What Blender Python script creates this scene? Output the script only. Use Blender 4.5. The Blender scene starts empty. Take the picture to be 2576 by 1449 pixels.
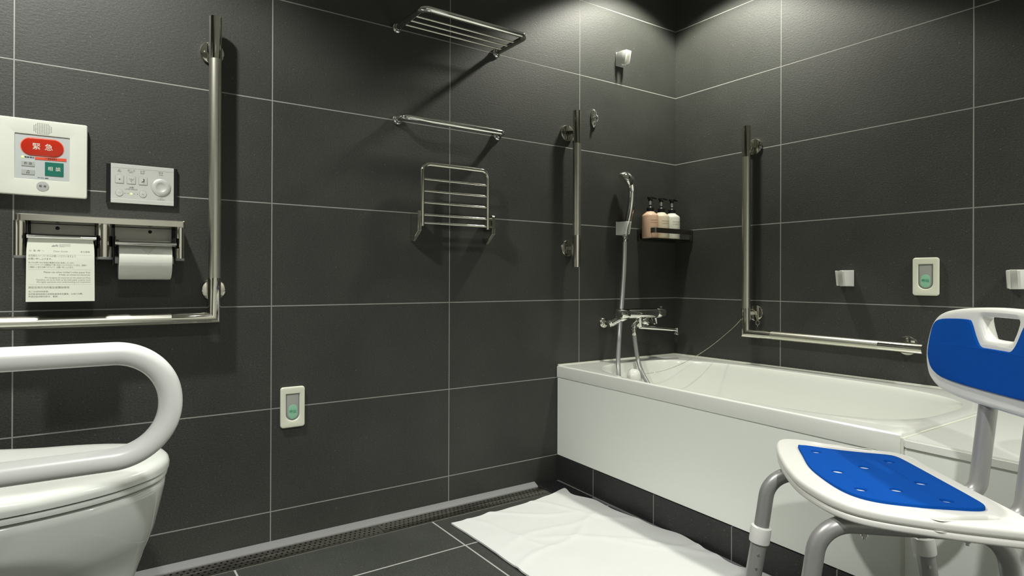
import bpy, bmesh, math, random
from mathutils import Vector, Matrix, noise
from math import sin, cos, pi, radians

random.seed(7)
SC = bpy.context.scene
COL = SC.collection
V = Vector

# ------------------------------------------------------------------ materials
def mat(name, color, rough=.5, metal=0.0, spec=.5, coat=0.0, aniso=0.0, emit=None, estr=0.0, sub=0.0, bump=None, trans=0.0):
    m = bpy.data.materials.new(name); m.use_nodes = True
    nt = m.node_tree; b = nt.nodes['Principled BSDF']
    c = (*color, 1)
    b.inputs['Base Color'].default_value = c
    b.inputs['Roughness'].default_value = rough
    b.inputs['Metallic'].default_value = metal
    b.inputs['Specular IOR Level'].default_value = spec
    b.inputs['Coat Weight'].default_value = coat
    b.inputs['Anisotropic'].default_value = aniso
    if sub:
        b.inputs['Subsurface Weight'].default_value = sub
        b.inputs['Subsurface Radius'].default_value = (.01, .008, .006)
    if emit:
        b.inputs['Emission Color'].default_value = (*emit, 1); b.inputs['Emission Strength'].default_value = estr
    if bump:
        kind, scale, strength, dist = bump
        tc = nt.nodes.new('ShaderNodeTexCoord')
        if kind == 'noise':
            t = nt.nodes.new('ShaderNodeTexNoise'); t.inputs['Scale'].default_value = scale; t.inputs['Detail'].default_value = 4
            out = t.outputs['Fac']
        else:
            t = nt.nodes.new('ShaderNodeTexVoronoi'); t.inputs['Scale'].default_value = scale; t.inputs['Randomness'].default_value = .25
            out = t.outputs['Distance']
        nt.links.new(tc.outputs['Object'], t.inputs['Vector'])
        bp = nt.nodes.new('ShaderNodeBump'); bp.inputs['Strength'].default_value = strength; bp.inputs['Distance'].default_value = dist
        nt.links.new(out, bp.inputs['Height']); nt.links.new(bp.outputs['Normal'], b.inputs['Normal'])
    return m

def tile_mat(name, ua, va, u0, v0, us, vs, gw=.0032, base=(.036, .038, .033), grout=(.30, .31, .285), rough=.56):
    """dark stone-look tile laid in a straight grid; ua/va = which world axes run along and across the tile"""
    m = bpy.data.materials.new(name); m.use_nodes = True
    nt = m.node_tree; N = nt.nodes; L = nt.links; b = N['Principled BSDF']
    tc = N.new('ShaderNodeTexCoord'); sp = N.new('ShaderNodeSeparateXYZ'); L.new(tc.outputs['Object'], sp.inputs[0])
    def math(op, a, bb=None, c=None):
        n = N.new('ShaderNodeMath'); n.operation = op
        for i, x in enumerate((a, bb, c)):
            if x is None: continue
            if isinstance(x, (int, float)): n.inputs[i].default_value = x
            else: L.new(x, n.inputs[i])
        return n.outputs[0]
    def joint(axis, o, s):
        f = math('FRACT', math('DIVIDE', math('SUBTRACT', sp.outputs[axis], o - 50 * s), s))
        return math('MULTIPLY', math('SUBTRACT', .5, math('ABSOLUTE', math('SUBTRACT', f, .5))), s)
    d = math('MINIMUM', joint(ua, u0, us), joint(va, v0, vs))
    mr = N.new('ShaderNodeMapRange'); L.new(d, mr.inputs[0]); mr.inputs[1].default_value = gw * .38; mr.inputs[2].default_value = gw * .62
    mr.inputs[3].default_value = 1; mr.inputs[4].default_value = 0
    gm = mr.outputs[0]
    # stone: fine grain, faint horizontal weave, pale flecks
    mp = N.new('ShaderNodeMapping'); L.new(tc.outputs['Object'], mp.inputs['Vector'])
    sv = [1, 1, 1]; sv[va] = 2.0; mp.inputs['Scale'].default_value = sv
    n1 = N.new('ShaderNodeTexNoise'); L.new(mp.outputs[0], n1.inputs['Vector']); n1.inputs['Scale'].default_value = 230; n1.inputs['Detail'].default_value = 4; n1.inputs['Roughness'].default_value = .7
    n2 = N.new('ShaderNodeTexNoise'); L.new(tc.outputs['Object'], n2.inputs['Vector']); n2.inputs['Scale'].default_value = 5; n2.inputs['Detail'].default_value = 3
    n3 = N.new('ShaderNodeTexNoise'); L.new(tc.outputs['Object'], n3.inputs['Vector']); n3.inputs['Scale'].default_value = 210; n3.inputs['Detail'].default_value = 1
    r1 = N.new('ShaderNodeMapRange'); L.new(n1.outputs['Fac'], r1.inputs[0]); r1.inputs[1].default_value = .3; r1.inputs[2].default_value = .7; r1.inputs[3].default_value = .38; r1.inputs[4].default_value = 1.68
    r2 = N.new('ShaderNodeMapRange'); L.new(n2.outputs['Fac'], r2.inputs[0]); r2.inputs[1].default_value = .3; r2.inputs[2].default_value = .7; r2.inputs[3].default_value = .86; r2.inputs[4].default_value = 1.14
    fl = N.new('ShaderNodeMapRange'); L.new(n3.outputs['Fac'], fl.inputs[0]); fl.inputs[1].default_value = .735; fl.inputs[2].default_value = .80; fl.inputs[3].default_value = 0; fl.inputs[4].default_value = .55
    mul = math('MULTIPLY', r1.outputs[0], r2.outputs[0])
    c1 = N.new('ShaderNodeMix'); c1.data_type = 'RGBA'; c1.blend_type = 'MULTIPLY'; c1.inputs[0].default_value = 1
    c1.inputs[6].default_value = (*base, 1); L.new(mul, c1.inputs[7])
    c2 = N.new('ShaderNodeMix'); c2.data_type = 'RGBA'; L.new(fl.outputs[0], c2.inputs[0]); L.new(c1.outputs[2], c2.inputs[6]); c2.inputs[7].default_value = (.32, .33, .30, 1)
    c3 = N.new('ShaderNodeMix'); c3.data_type = 'RGBA'; L.new(gm, c3.inputs[0]); L.new(c2.outputs[2], c3.inputs[6]); c3.inputs[7].default_value = (*grout, 1)
    L.new(c3.outputs[2], b.inputs['Base Color'])
    b.inputs['Roughness'].default_value = rough
    L.new(math('ADD', math('MULTIPLY', gm, .35), rough), b.inputs['Roughness'])
    # riven face + grout groove
    n4 = N.new('ShaderNodeTexNoise'); L.new(mp.outputs[0], n4.inputs['Vector']); n4.inputs['Scale'].default_value = 95; n4.inputs['Detail'].default_value = 3
    h = math('ADD', math('MULTIPLY', n4.outputs['Fac'], .55), math('MULTIPLY', n1.outputs['Fac'], .35))
    h = math('SUBTRACT', h, math('MULTIPLY', gm, .9))
    bp = N.new('ShaderNodeBump'); bp.inputs['Strength'].default_value = .7; bp.inputs['Distance'].default_value = .0014
    L.new(h, bp.inputs['Height']); L.new(bp.outputs['Normal'], b.inputs['Normal'])
    return m

M = {}
M['tile_left'] = tile_mat('tile_left_wall', 0, 2, -.5776, .10, .6, .3)
M['tile_right'] = tile_mat('tile_right_wall', 1, 2, -.495, .10, .6, .3)
M['tile_rear'] = tile_mat('tile_rear_wall', 1, 2, -.2, .10, .6, .3)
M['tile_floor'] = tile_mat('tile_floor', 0, 1, -.6955, -.3007, .6, .3, gw=.0052, base=(.044, .047, .042), grout=(.42, .43, .40), rough=.55)
M['tile_kerb'] = tile_mat('tile_kerb', 1, 2, -.5005, .50, .2865, .6, gw=.0026, base=(.022, .023, .022), rough=.5)
M['plaster'] = mat('pale_plaster', (.62, .62, .55), .7)
M['ceiling'] = mat('ceiling_board', (.55, .55, .5), .7)
M['acrylic'] = mat('bath_acrylic', (.80, .82, .765), .14, coat=.3)
M['apron'] = mat('bath_apron', (.85, .885, .825), .30)
M['ceramic'] = mat('ceramic', (.64, .665, .625), .08, coat=.4)
M['lid'] = mat('toilet_plastic', (.72, .745, .70), .2)
M['white_tube'] = mat('white_coated_tube', (.82, .83, .80), .33)
M['white_plastic'] = mat('white_plastic', (.80, .80, .77), .3)
M['chair_white'] = mat('chair_plastic', (.78, .78, .73), .36, sub=.02)
M['ivory'] = mat('ivory_plastic', (.83, .85, .70), .25)
M['panel_white'] = mat('panel_white', (.69, .71, .635), .38)
M['panel_silver'] = mat('panel_silver', (.50, .53, .53), .35)
M['silver'] = mat('silver_paint', (.62, .64, .61), .33, metal=.25)
M['grey_key'] = mat('grey_key', (.40, .42, .40), .4)
M['grey_dim'] = mat('grey_dimple', (.62, .63, .56), .6)
M['black'] = mat('black_plastic', (.008, .008, .009), .3)
M['seal'] = mat('seal', (.66, .665, .58), .4)
M['dark'] = mat('dark_gap', (.006, .006, .006), .6)
M['ink'] = mat('ink', (.02, .02, .02), .6)
M['ink_grey'] = mat('ink_grey', (.20, .21, .19), .6)
M['ink_pale'] = mat('ink_pale', (.42, .43, .40), .6)
M['red'] = mat('red_key', (.46, .024, .008), .25)
M['red_strip'] = mat('red_strip', (.72, .085, .04), .4)
M['red_rim'] = mat('red_rim', (.78, .22, .15), .4)
M['green'] = mat('green_key', (.01, .15, .105), .35)
M['mint'] = mat('mint_key', (.31, .62, .43), .35)
M['ink_green'] = mat('ink_green', (.02, .26, .17), .5)
M['ink_white'] = mat('ink_white', (.80, .74, .66), .5)
M['key_silver'] = mat('call_key_silver', (.42, .43, .40), .35, metal=.15)
M['led'] = mat('led_green', (.5, .9, .1), .4, emit=(.62, 1, .12), estr=3.0)
M['chrome'] = mat('chrome', (.86, .86, .83), .045, metal=1)
M['nickel'] = mat('nickel', (.74, .725, .655), .07, metal=1)
M['satin'] = mat('satin_steel', (.66, .65, .57), .34, metal=1)
M['brushed'] = mat('brushed_steel', (.68, .665, .60), .22, metal=1, aniso=.5)
M['grate'] = mat('grate_steel', (.42, .41, .36), .33, metal=1, aniso=.6)
M['grate_dark'] = mat('grate_dark', (.02, .02, .022), .45)
M['sealant'] = mat('grey_sealant', (.235, .235, .24), .45)
M['alu'] = mat('anodised_aluminium', (.40, .40, .39), .36, metal=.45)
M['hose'] = mat('grey_hose', (.36, .365, .36), .3, metal=.45)
M['blue'] = mat('blue_foam', (.002, .072, .37), .9, spec=.1, bump=('noise', 900, .5, .0008))
M['cloth'] = mat('white_cloth', (.73, .745, .73), .9, spec=.15, bump=('noise', 700, .35, .0007))
M['paper'] = mat('note_paper', (.82, .85, .735), .8, spec=.2)
M['tissue'] = mat('toilet_tissue', (.84, .86, .78), .9, spec=.1, bump=('voronoi', 560, .45, .0009))
M['tissue_fold'] = mat('tissue_fold', (.66, .69, .60), .9, spec=.1)
M['bottle_peach'] = mat('bottle_peach', (.78, .53, .38), .28, sub=.15)
M['bottle_cream'] = mat('bottle_cream', (.78, .69, .53), .28, sub=.15)
M['bottle_white'] = mat('bottle_white', (.78, .78, .70), .28, sub=.15)
M['gold'] = mat('gold_ink', (.44, .23, .06), .5)
M['shelf_bronze'] = mat('dark_bronze', (.145, .135, .115), .25, metal=.9)
M['shelf_base'] = mat('shelf_base', (.40, .385, .33), .12, metal=1)
M['plate_steel'] = mat('plate_steel', (.30, .30, .275), .38, metal=1)
M['chain'] = mat('chain_nickel', (.72, .68, .55), .15, metal=1)
M['lamp'] = mat('lamp_face', (1, 1, .9), .5, emit=(1, .97, .82), estr=6)

# ------------------------------------------------------------------ object helpers
ORG = {}
def setp(o, label=None, cat=None, group=None, kind=None):
    if label: o['label'] = label
    if cat: o['category'] = cat
    if group: o['group'] = group
    if kind: o['kind'] = kind
    return o

def root(name, label, cat, loc=(0, 0, 0), group=None, rz=0.0, local=False):
    """an Empty at the base of a thing; its parts are modelled in room coordinates, or around the origin when local"""
    o = bpy.data.objects.new(name, None); COL.objects.link(o)
    o.empty_display_size = .05
    o.location = loc; o.rotation_euler = (0, 0, rz)
    ORG[o.name] = V((0, 0, 0)) if local else V(loc)
    return setp(o, label, cat, group)

def org_of(o):
    while o.parent: o = o.parent
    return ORG.get(o.name, V((0, 0, 0)))

def fin(name, bm, material, parent=None, smooth=40, label=None):
    me = bpy.data.meshes.new(name)
    bmesh.ops.recalc_face_normals(bm, faces=bm.faces[:])
    bm.to_mesh(me); bm.free()
    return fin_me(name, me, material, parent, smooth, label)

def fin_me(name, me, material, parent=None, smooth=40, label=None):
    if parent is not None:
        me.transform(Matrix.Translation(-org_of(parent)))
    if smooth:
        me.polygons.foreach_set('use_smooth', [True] * len(me.polygons))
        me.set_sharp_from_angle(angle=radians(smooth))
    else:
        me.polygons.foreach_set('use_smooth', [False] * len(me.polygons))
    me.materials.clear(); me.materials.append(material)
    o = bpy.data.objects.new(name, me); COL.objects.link(o)
    if parent is not None: o.parent = parent
    if label: o['label'] = label
    return o

def dup(o, parent=None):
    c = o.copy(); COL.objects.link(c)
    if parent is not None: c.parent = parent
    for ch in [x for x in COL.objects if x.parent == o]:
        dup(ch, c)
    return c

def NB(): return bmesh.new()

def box(bm, lo, hi, bev=0.0, seg=2):
    lo = V(lo); hi = V(hi)
    r = bmesh.ops.create_cube(bm, size=1)
    vs = r['verts']
    for v in vs: v.co = V((lo[i] + (v.co[i] + .5) * (hi[i] - lo[i]) for i in range(3)))
    if bev:
        es = list({e for v in vs for e in v.link_edges})
        bmesh.ops.bevel(bm, geom=es, offset=bev, segments=seg, profile=.5, affect='EDGES')
    return bm

def fillet(pts, rad, n=8):
    """round the inner corners of a polyline"""
    P = [V(p) for p in pts]; out = [P[0]]
    for i in range(1, len(P) - 1):
        a, b, c = P[i - 1], P[i], P[i + 1]
        r = rad[i - 1] if isinstance(rad, (list, tuple)) else rad
        u = (a - b).normalized(); w = (c - b).normalized()
        ang = u.angle(w)
        if r <= 0 or ang > 3.1: out.append(b); continue
        t = r / math.tan(ang / 2)
        t = min(t, (a - b).length * .49 if i > 1 else (a - b).length * .98, (c - b).length * .49 if i < len(P) - 2 else (c - b).length * .98)
        r2 = t * math.tan(ang / 2)
        bis = (u + w).normalized(); cen = b + bis * (r2 / sin(ang / 2))
        p0 = b + u * t - cen; p1 = b + w * t - cen
        tot = p0.angle(p1); ax = p0.cross(p1).normalized()
        for k in range(n + 1):
            out.append(cen + Matrix.Rotation(tot * k / n, 3, ax) @ p0)
    out.append(P[-1]); return out

def spline(pts, n=8):
    P = [V(p) for p in pts]; out = []
    Q = [P[0] * 2 - P[1]] + P + [P[-1] * 2 - P[-2]]
    for i in range(1, len(Q) - 2):
        a, b, c, d = Q[i - 1], Q[i], Q[i + 1], Q[i + 2]
        for k in range(n):
            t = k / n
            out.append(.5 * ((2 * b) + (c - a) * t + (2 * a - 5 * b + 4 * c - d) * t * t + (3 * b - a - 3 * c + d) * t ** 3))
    out.append(P[-1]); return out

def tube(bm, pts, r, seg=20, cap=True, closed=False):
    """sweep a circle along a polyline with mitred corners; r may be one radius or one per point"""
    P = [V(p) for p in pts]; n = len(P)
    R = r if isinstance(r, (list, tuple)) else [r] * n
    T = []
    for i in range(n):
        if closed: a, c = P[i - 1], P[(i + 1) % n]
        else: a, c = P[max(i - 1, 0)], P[min(i + 1, n - 1)]
        d0 = (P[i] - a).normalized() if (P[i] - a).length > 1e-9 else (c - P[i]).normalized()
        d1 = (c - P[i]).normalized() if (c - P[i]).length > 1e-9 else d0
        t = (d0 + d1)
        t = t.normalized() if t.length > 1e-6 else d0
        T.append((t, d0, d1))
    up = V((0, 0, 1)) if abs(T[0][0].z) < .9 else V((1, 0, 0))
    nrm = T[0][0].cross(up).normalized()
    rings = []; prev = T[0][0]
    for i in range(n):
        t, d0, d1 = T[i]
        q = prev.rotation_difference(t); nrm = q @ nrm; nrm = (nrm - t * nrm.dot(t)).normalized(); prev = t
        bi = t.cross(nrm)
        cs = max(.3, math.sqrt(max(0, (1 + d0.dot(d1)) / 2)))
        bend = (d1 - d0)
        ring = []
        bdir = bend.normalized() if bend.length > 1e-4 else None
        for k in range(seg):
            a = 2 * pi * k / seg
            o = (nrm * cos(a) + bi * sin(a)) * R[i]
            if bdir is not None:
                comp = o.dot(bdir); o = o + bdir * comp * (1 / cs - 1)
            ring.append(bm.verts.new(P[i] + o))
        rings.append(ring)
    m = n if closed else n - 1
    for i in range(m):
        A, B = rings[i], rings[(i + 1) % n]
        for k in range(seg):
            bm.faces.new((A[k], A[(k + 1) % seg], B[(k + 1) % seg], B[k]))
    if cap and not closed:
        bm.faces.new(rings[0][::-1]); bm.faces.new(rings[-1])
    return bm

def lathe(bm, prof, mtx=None, seg=32):
    """spin (radius, height) pairs round local z; mtx places the result"""
    mtx = mtx or Matrix.Identity(4)
    rings = []
    for (r, h) in prof:
        if r < 1e-6: rings.append([bm.verts.new(mtx @ V((0, 0, h)))])
        else: rings.append([bm.verts.new(mtx @ V((r * cos(2 * pi * k / seg), r * sin(2 * pi * k / seg), h))) for k in range(seg)])
    for A, B in zip(rings, rings[1:]):
        for k in range(seg):
            j = (k + 1) % seg
            if len(A) == 1 and len(B) == 1: continue
            if len(A) == 1: bm.faces.new((A[0], B[k], B[j]))
            elif len(B) == 1: bm.faces.new((A[k], A[j], B[0]))
            else: bm.faces.new((A[k], A[j], B[j], B[k]))
    if len(rings[0]) > 1: bm.faces.new(rings[0][::-1])
    if len(rings[-1]) > 1: bm.faces.new(rings[-1])
    return bm

def axis_m(loc, d):
    """matrix whose local z points along d"""
    return Matrix.Translation(V(loc)) @ V(d).normalized().to_track_quat('Z', 'Y').to_matrix().to_4x4()

def loft(bm, rings, cap0=False, cap1=False, close=True):
    RR = [[bm.verts.new(V(p)) for p in r] for r in rings]
    n = len(RR[0])
    for A, B in zip(RR, RR[1:]):
        for k in range(n if close else n - 1):
            j = (k + 1) % n
            bm.faces.new((A[k], A[j], B[j], B[k]))
    if cap0: bm.faces.new(RR[0][::-1])
    if cap1: bm.faces.new(RR[-1])
    return RR

def rrect(w, h, r, n=6, cx=0, cy=0):
    out = []
    for sx, sy, a0 in ((1, 1, 0), (-1, 1, pi / 2), (-1, -1, pi), (1, -1, 3 * pi / 2)):
        for k in range(n + 1):
            a = a0 + pi / 2 * k / n
            out.append((cx + sx * (w / 2 - r) + r * cos(a), cy + sy * (h / 2 - r) + r * sin(a)))
    return out

def circle(r, n=24, cx=0, cy=0): return [(cx + r * cos(2 * pi * k / n), cy + r * sin(2 * pi * k / n)) for k in range(n)]

def cat_closed(pts, n=6):
    P = [V((*p, 0)) for p in pts]; m = len(P); out = []
    for i in range(m):
        a, b, c, d = P[i - 1], P[i], P[(i + 1) % m], P[(i + 2) % m]
        for k in range(n):
            t = k / n
            q = .5 * ((2 * b) + (c - a) * t + (2 * a - 5 * b + 4 * c - d) * t * t + (3 * b - a - 3 * c + d) * t ** 3)
            out.append((q.x, q.y))
    return out

def plate(loops, thick, bev=0.0, res=3):
    """flat plate with holes from 2D loops; its front face lies at z = 0 and its back at z = -thick"""
    cu = bpy.data.curves.new('plate', 'CURVE'); cu.dimensions = '2D'; cu.fill_mode = 'BOTH'
    cu.extrude = max(thick / 2 - bev, 1e-5); cu.bevel_depth = bev; cu.bevel_resolution = res; cu.offset = -bev
    for lp in loops:
        s = cu.splines.new('POLY'); s.points.add(len(lp) - 1)
        for p, q in zip(s.points, lp): p.co = (q[0], q[1], 0, 1)
        s.use_cyclic_u = True
    ob = bpy.data.objects.new('plate', cu); COL.objects.link(ob)
    dg = bpy.context.evaluated_depsgraph_get(); dg.update()
    me = bpy.data.meshes.new_from_object(ob.evaluated_get(dg), depsgraph=dg)
    bpy.data.objects.remove(ob); bpy.data.curves.remove(cu)
    me.transform(Matrix.Translation((0, 0, -thick / 2)))
    bm = bmesh.new(); bm.from_mesh(me); bpy.data.meshes.remove(me)
    bmesh.ops.remove_doubles(bm, verts=bm.verts[:], dist=1e-6)
    return bm

def xf(bm, m): bmesh.ops.transform(bm, matrix=m, verts=bm.verts[:]); return bm

def merge(dst, src, m=None):
    if m is not None: xf(src, m)
    me = bpy.data.meshes.new('tmp'); src.to_mesh(me); src.free(); dst.from_mesh(me); bpy.data.meshes.remove(me)
    return dst

# local plate axes (x right, y up, z towards the room) -> a wall face
def on_left(x, y, z): return Matrix.Translation((x, y, z)) @ Matrix.Rotation(pi / 2, 4, 'X')

def text(bm, s, x, y, size, align='CENTER', thick=.0002, m=None, sx=1.0):
    """lettering as a thin raised mesh in plate coordinates"""
    cu = bpy.data.curves.new('txt', 'FONT'); cu.body = s; cu.size = size; cu.align_x = align; cu.align_y = 'CENTER'
    cu.extrude = thick; cu.resolution_u = 2
    ob = bpy.data.objects.new('txt', cu); COL.objects.link(ob)
    dg = bpy.context.evaluated_depsgraph_get(); dg.update()
    me = bpy.data.meshes.new_from_object(ob.evaluated_get(dg), depsgraph=dg)
    bpy.data.objects.remove(ob); bpy.data.curves.remove(cu)
    me.transform(Matrix.Translation((x, y, 0)) @ Matrix.Diagonal((sx, 1, 1, 1)))
    if m is not None: me.transform(m)
    bm.from_mesh(me); bpy.data.meshes.remove(me)
    return bm

def text_fit(bm, s, x0, x1, y, size, align, thick=.0002):
    """lettering squeezed to run from x0 to x1"""
    t = NB(); text(t, s, 0, 0, size, 'LEFT', thick)
    xs = [v.co.x for v in t.verts]
    if not xs: t.free(); return bm
    a, b = min(xs), max(xs); k = (x1 - x0) / (b - a)
    return merge(bm, t, Matrix.Translation((x0, y, 0)) @ Matrix.Diagonal((k, 1, 1, 1)) @ Matrix.Translation((-a, 0, 0)))

def quad_mesh(name, pts, material, kind='structure'):
    bm = NB(); vs = [bm.verts.new(V(p)) for p in pts]; bm.faces.new(vs)
    o = fin(name, bm, material, None, 0); o['kind'] = kind; return o

def slab(name, lo, hi, material):
    bm = NB(); box(bm, lo, hi); o = fin(name, bm, material, None, 0); o['kind'] = 'structure'; return o

# ------------------------------------------------------------------ the room
XR, YF, CEIL = -3.05, -3.05, 2.15            # wall behind the toilet, wall behind the camera, ceiling
slab('wall_left', (XR - .1, 0, -.1), (.1, .1, CEIL + .1), M['tile_left'])
slab('wall_right', (0, YF - .1, -.1), (.1, 0, CEIL + .1), M['tile_right'])
slab('wall_rear', (XR - .1, YF - .1, -.1), (XR, 0, CEIL + .1), M['tile_rear'])
slab('wall_front', (XR, YF - .1, -.1), (0, YF, CEIL + .1), M['plaster'])
slab('ceiling', (XR, YF, CEIL), (0, 0, CEIL + .1), M['ceiling'])
# floor with the sunken drain channel along the left wall
bm = NB()
box(bm, (XR, YF, -.1), (0, -.098, 0)); box(bm, (XR, -.098, -.1), (0, 0, -.045)); box(bm, (-.692, -.098, -.1), (0, 0, 0))
o = fin('floor', bm, M['tile_floor'], None, 0); o['kind'] = 'structure'
# kerb under the bath: front line runs very slightly out of square
def front_x(y, base=-.6935): return base - .043 * (-y / .9)
def skew_box(lo_y, hi_y, x_off, x_back, z0, z1):
    """block whose front follows the bath line; lo_y is nearer the camera"""
    bm = NB()
    pts = [(front_x(hi_y) + x_off, hi_y), (front_x(lo_y) + x_off, lo_y), (x_back, lo_y), (x_back, hi_y)]
    loft(bm, [[(x, y, z0) for x, y in pts], [(x, y, z1) for x, y in pts]], True, True)
    return bm
o = fin('trim_1', skew_box(-2.2, -.0005, 0.0, -.60, .0005, .098), M['tile_kerb'], None, 0); o['kind'] = 'structure'
# grey joint where the kerb meets the floor
o = fin('trim_2', skew_box(-2.2, -.012, -.006, -.65, -.001, .004), M['sealant'], None, 0); o['kind'] = 'structure'
# sealant upstand along the left wall
bm = NB()
prof = [(-.0005, .014), (-.004, .0135), (-.0235, .0035), (-.025, .0), (-.025, -.03), (-.0005, -.03)]
loft(bm, [[(XR + .001, y, z) for y, z in prof], [(-.803, y, z) for y, z in prof]], True, True)
o = fin('trim_3', bm, M['sealant'], None, 30); o['kind'] = 'structure'
# bright edge strip between tiles and drain
bm = NB(); box(bm, (XR + .001, -.1005, -.03), (-.80, -.0965, .0012), .0005)
o = fin('trim_4', bm, M['brushed'], None, 0); o['kind'] = 'structure'

# ------------------------------------------------------------------ drain gratings
def grate(x0, x1):
    loops = [rrect(x1 - x0, .0695, .001, 2, (x0 + x1) / 2, -.0605)]
    k = 0
    p = .0155
    nx = int((x1 - x0 - .02) / p)
    for row, y in enumerate((-.0365, -.0525, -.0685, -.0845)):
        for i in range(nx):
            x = x0 + .010 + (i + .5 * (row % 2) + .25) * p
            if x < x1 - .008: loops.append(circle(.0036, 8, x, y))
    return plate(loops, .002)
for a, b, lab in ((-1.4565, -.803, 'perforated steel drain grating between the bath mat and the grating joint'),
                  (-2.35, -1.4585, 'perforated steel drain grating running left towards the toilet')):
    r = root('drain_grating', lab, 'drain grating', ((a + b) / 2, -.06, 0), 'drain gratings along the left wall')
    bm = xf(grate(a, b), Matrix.Translation((0, 0, .0008)))
    fin('perforated_plate', bm, M['grate'], r, 30)
    bm = NB()
    box(bm, (a, -.0958, -.012), (b, -.0945, -.001)); box(bm, (a, -.0265, -.012), (b, -.0252, -.001))
    fin('side_flange', bm, M['grate'], r, 0)
r = root('corner_drain_grating', 'small black perforated grating in the corner against the bath kerb', 'drain grating', (-.75, -.11, 0))
loops = [rrect(.098, .2095, .001, 2, 0, 0)]
for i in range(6):
    for j in range(13): loops.append(circle(.0036, 8, -.042 + i * .0155 + .004 * (j % 2), -.094 + j * .0155))
fin('perforated_plate', xf(plate(loops, .003), Matrix.Translation((-.751, -.1095, .0035))), M['grate_dark'], r, 30)
bm = NB(); box(bm, (-.8015, -.2155, .0), (-.7985, -.001, .005), .0008); box(bm, (-.8, -.2165, .0), (-.705, -.2145, .005), .0008)
fin('edge_frame', bm, M['grate_dark'], r, 0)

# ------------------------------------------------------------------ bath and bath-end deck
YE = -1.208
RIM = .447
bath = root('bathtub', 'white built-in bathtub in the tiled corner under the shower mixer', 'bathtub', (-.36, -.6, 0))
NA = 160
def outer_pt(a, off=0.0, yo=0.0):
    """ray from the basin centre to the outer rectangle"""
    c = V((-.37, -.60)); d = V((cos(a), sin(a)))
    best = 1e9
    # right wall x = 0-, left wall y = 0-, end y = YE, skewed front
    if d.x > 1e-6: best = min(best, (-.0015 - c.x) / d.x)
    if d.y > 1e-6: best = min(best, (-.0015 - c.y) / d.y)
    if d.y < -1e-6: best = min(best, (YE + yo - c.y) / d.y)
    k = .043 / .9
    # x = -.6935 + k*y + off
    den = d.x - k * d.y
    if den < -1e-6: best = min(best, (-.6935 + off + k * c.y - c.x) / den)
    return c + d * best
# angles: even spread plus the four exact corners
ang = sorted([2 * pi * k / NA for k in range(NA)] + [math.atan2(y + .60, x + .37) % (2 * pi) for x, y in
      ((-.0015, -.0015), (-.6936, -.0015), (front_x(YE), YE), (-.0015, YE))])
def inner_pt(a, grow=0.0):
    """superellipse-like basin mouth, front side bowed out"""
    y0, y1 = -.085, -1.170
    cy = (y0 + y1) / 2; hy = (y0 - y1) / 2
    s, c = sin(a), cos(a)
    hx = .304
    e = 2 / 3.4
    x = (abs(c) ** e) * (1 if c > 0 else -1) * hx
    y = (abs(s) ** e) * (1 if s > 0 else -1) * hy
    # bow: wider mid-length, front slides with the rim line
    t = y / hy
    cx = -.378 + .043 * (cy + y) / .9 * .5
    wid = 1 + .05 * (1 - t * t) - .035 * max(t, 0) ** 2
    return V((cx + x * wid + (grow * (1 if c > 0 else -1) * abs(c)), cy + y + grow * (1 if s > 0 else -1) * abs(s)))
rings = []
def ring_outer(z, off=0.0, yo=0.0): return [(*outer_pt(a, off, yo), z) for a in ang]
def ring_inner(z, g): return [(*inner_pt(a, -g), z) for a in ang]
def lerp_ring(A, B, t, z): return [(p[0] + (q[0] - p[0]) * t, p[1] + (q[1] - p[1]) * t, z) for p, q in zip(A, B)]
rings.append(ring_outer(.402, .004))
rings.append(ring_outer(.402, 0)); rings.append(ring_outer(.405, -.001)); rings.append(ring_outer(.440, -.001)); rings.append(ring_outer(.4445, .001, .001)); rings.append(ring_outer(RIM, .005, .003))
O = rings[-1]; I0 = ring_inner(RIM, 0)
rings.append(lerp_ring(O, I0, .35, RIM + .0006)); rings.append(lerp_ring(O, I0, .75, RIM + .0003))
for z, g in ((RIM - .0006, 0), (RIM - .0022, .0014), (RIM - .006, .0034), (RIM - .02, .0068), (.36, .018), (.24, .034), (.14, .046), (.105, .056), (.088, .075), (.080, .11)):
    rings.append(ring_inner(z, g))
bm = NB(); loft(bm, rings, False, True)
fin('tub_shell', bm, M['acrylic'], bath, 28)
bm = skew_box(YE, -.0015, .0035, -.665, .1005, .4035)
fin('apron_panel', bm, M['apron'], bath, 0, 'plain white front panel below the rim')
# thin pale seal where the rim meets the tiles
bm = NB(); box(bm, (-.69, -.0045, RIM - .001), (-.003, -.0008, RIM + .0035), .001); box(bm, (-.0045, YE, RIM - .001), (-.0008, -.003, RIM + .0035), .001)
fin('wall_seal', bm, M['seal'], bath, 40)
# overflow cover on the end wall of the basin
bm = NB()
lathe(bm, [(.0, .034), (.012, .0335), (.022, .030), (.029, .022), (.032, .010), (.033, 0)], axis_m((-.375, -.100, .388), (0, -1, .12)), 32)
fin('overflow_cover', bm, M['white_plastic'], bath, 50, 'round white overflow cover inside the tub')
# fold-line in the basin wall (raised armrest band) kept subtle
deck = root('bath_end_deck', 'white boxed deck at the right-hand end of the bathtub behind the shower chair', 'bath deck', (-.38, -1.6, 0))
bm = skew_box(-2.2, YE - .006, -.003, -.0015, .418, .441)
bmesh.ops.bevel(bm, geom=bm.edges[:], offset=.004, segments=2, affect='EDGES')
fin('deck_top', bm, M['acrylic'], deck, 40)
fin('front_panel', skew_box(-2.2, YE - .0065, .0035, -.66, .1005, .4178), M['apron'], deck, 0)
bm = NB()
box(bm, (front_x(YE) - .001, YE - .0062, .1005), (-.66, YE - .0003, .4405), .001)
box(bm, (-.66, YE - .0062, .434), (-.003, YE - .0003, .4415), .001)
fin('joint_seal', bm, M['seal'], deck, 40)

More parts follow.
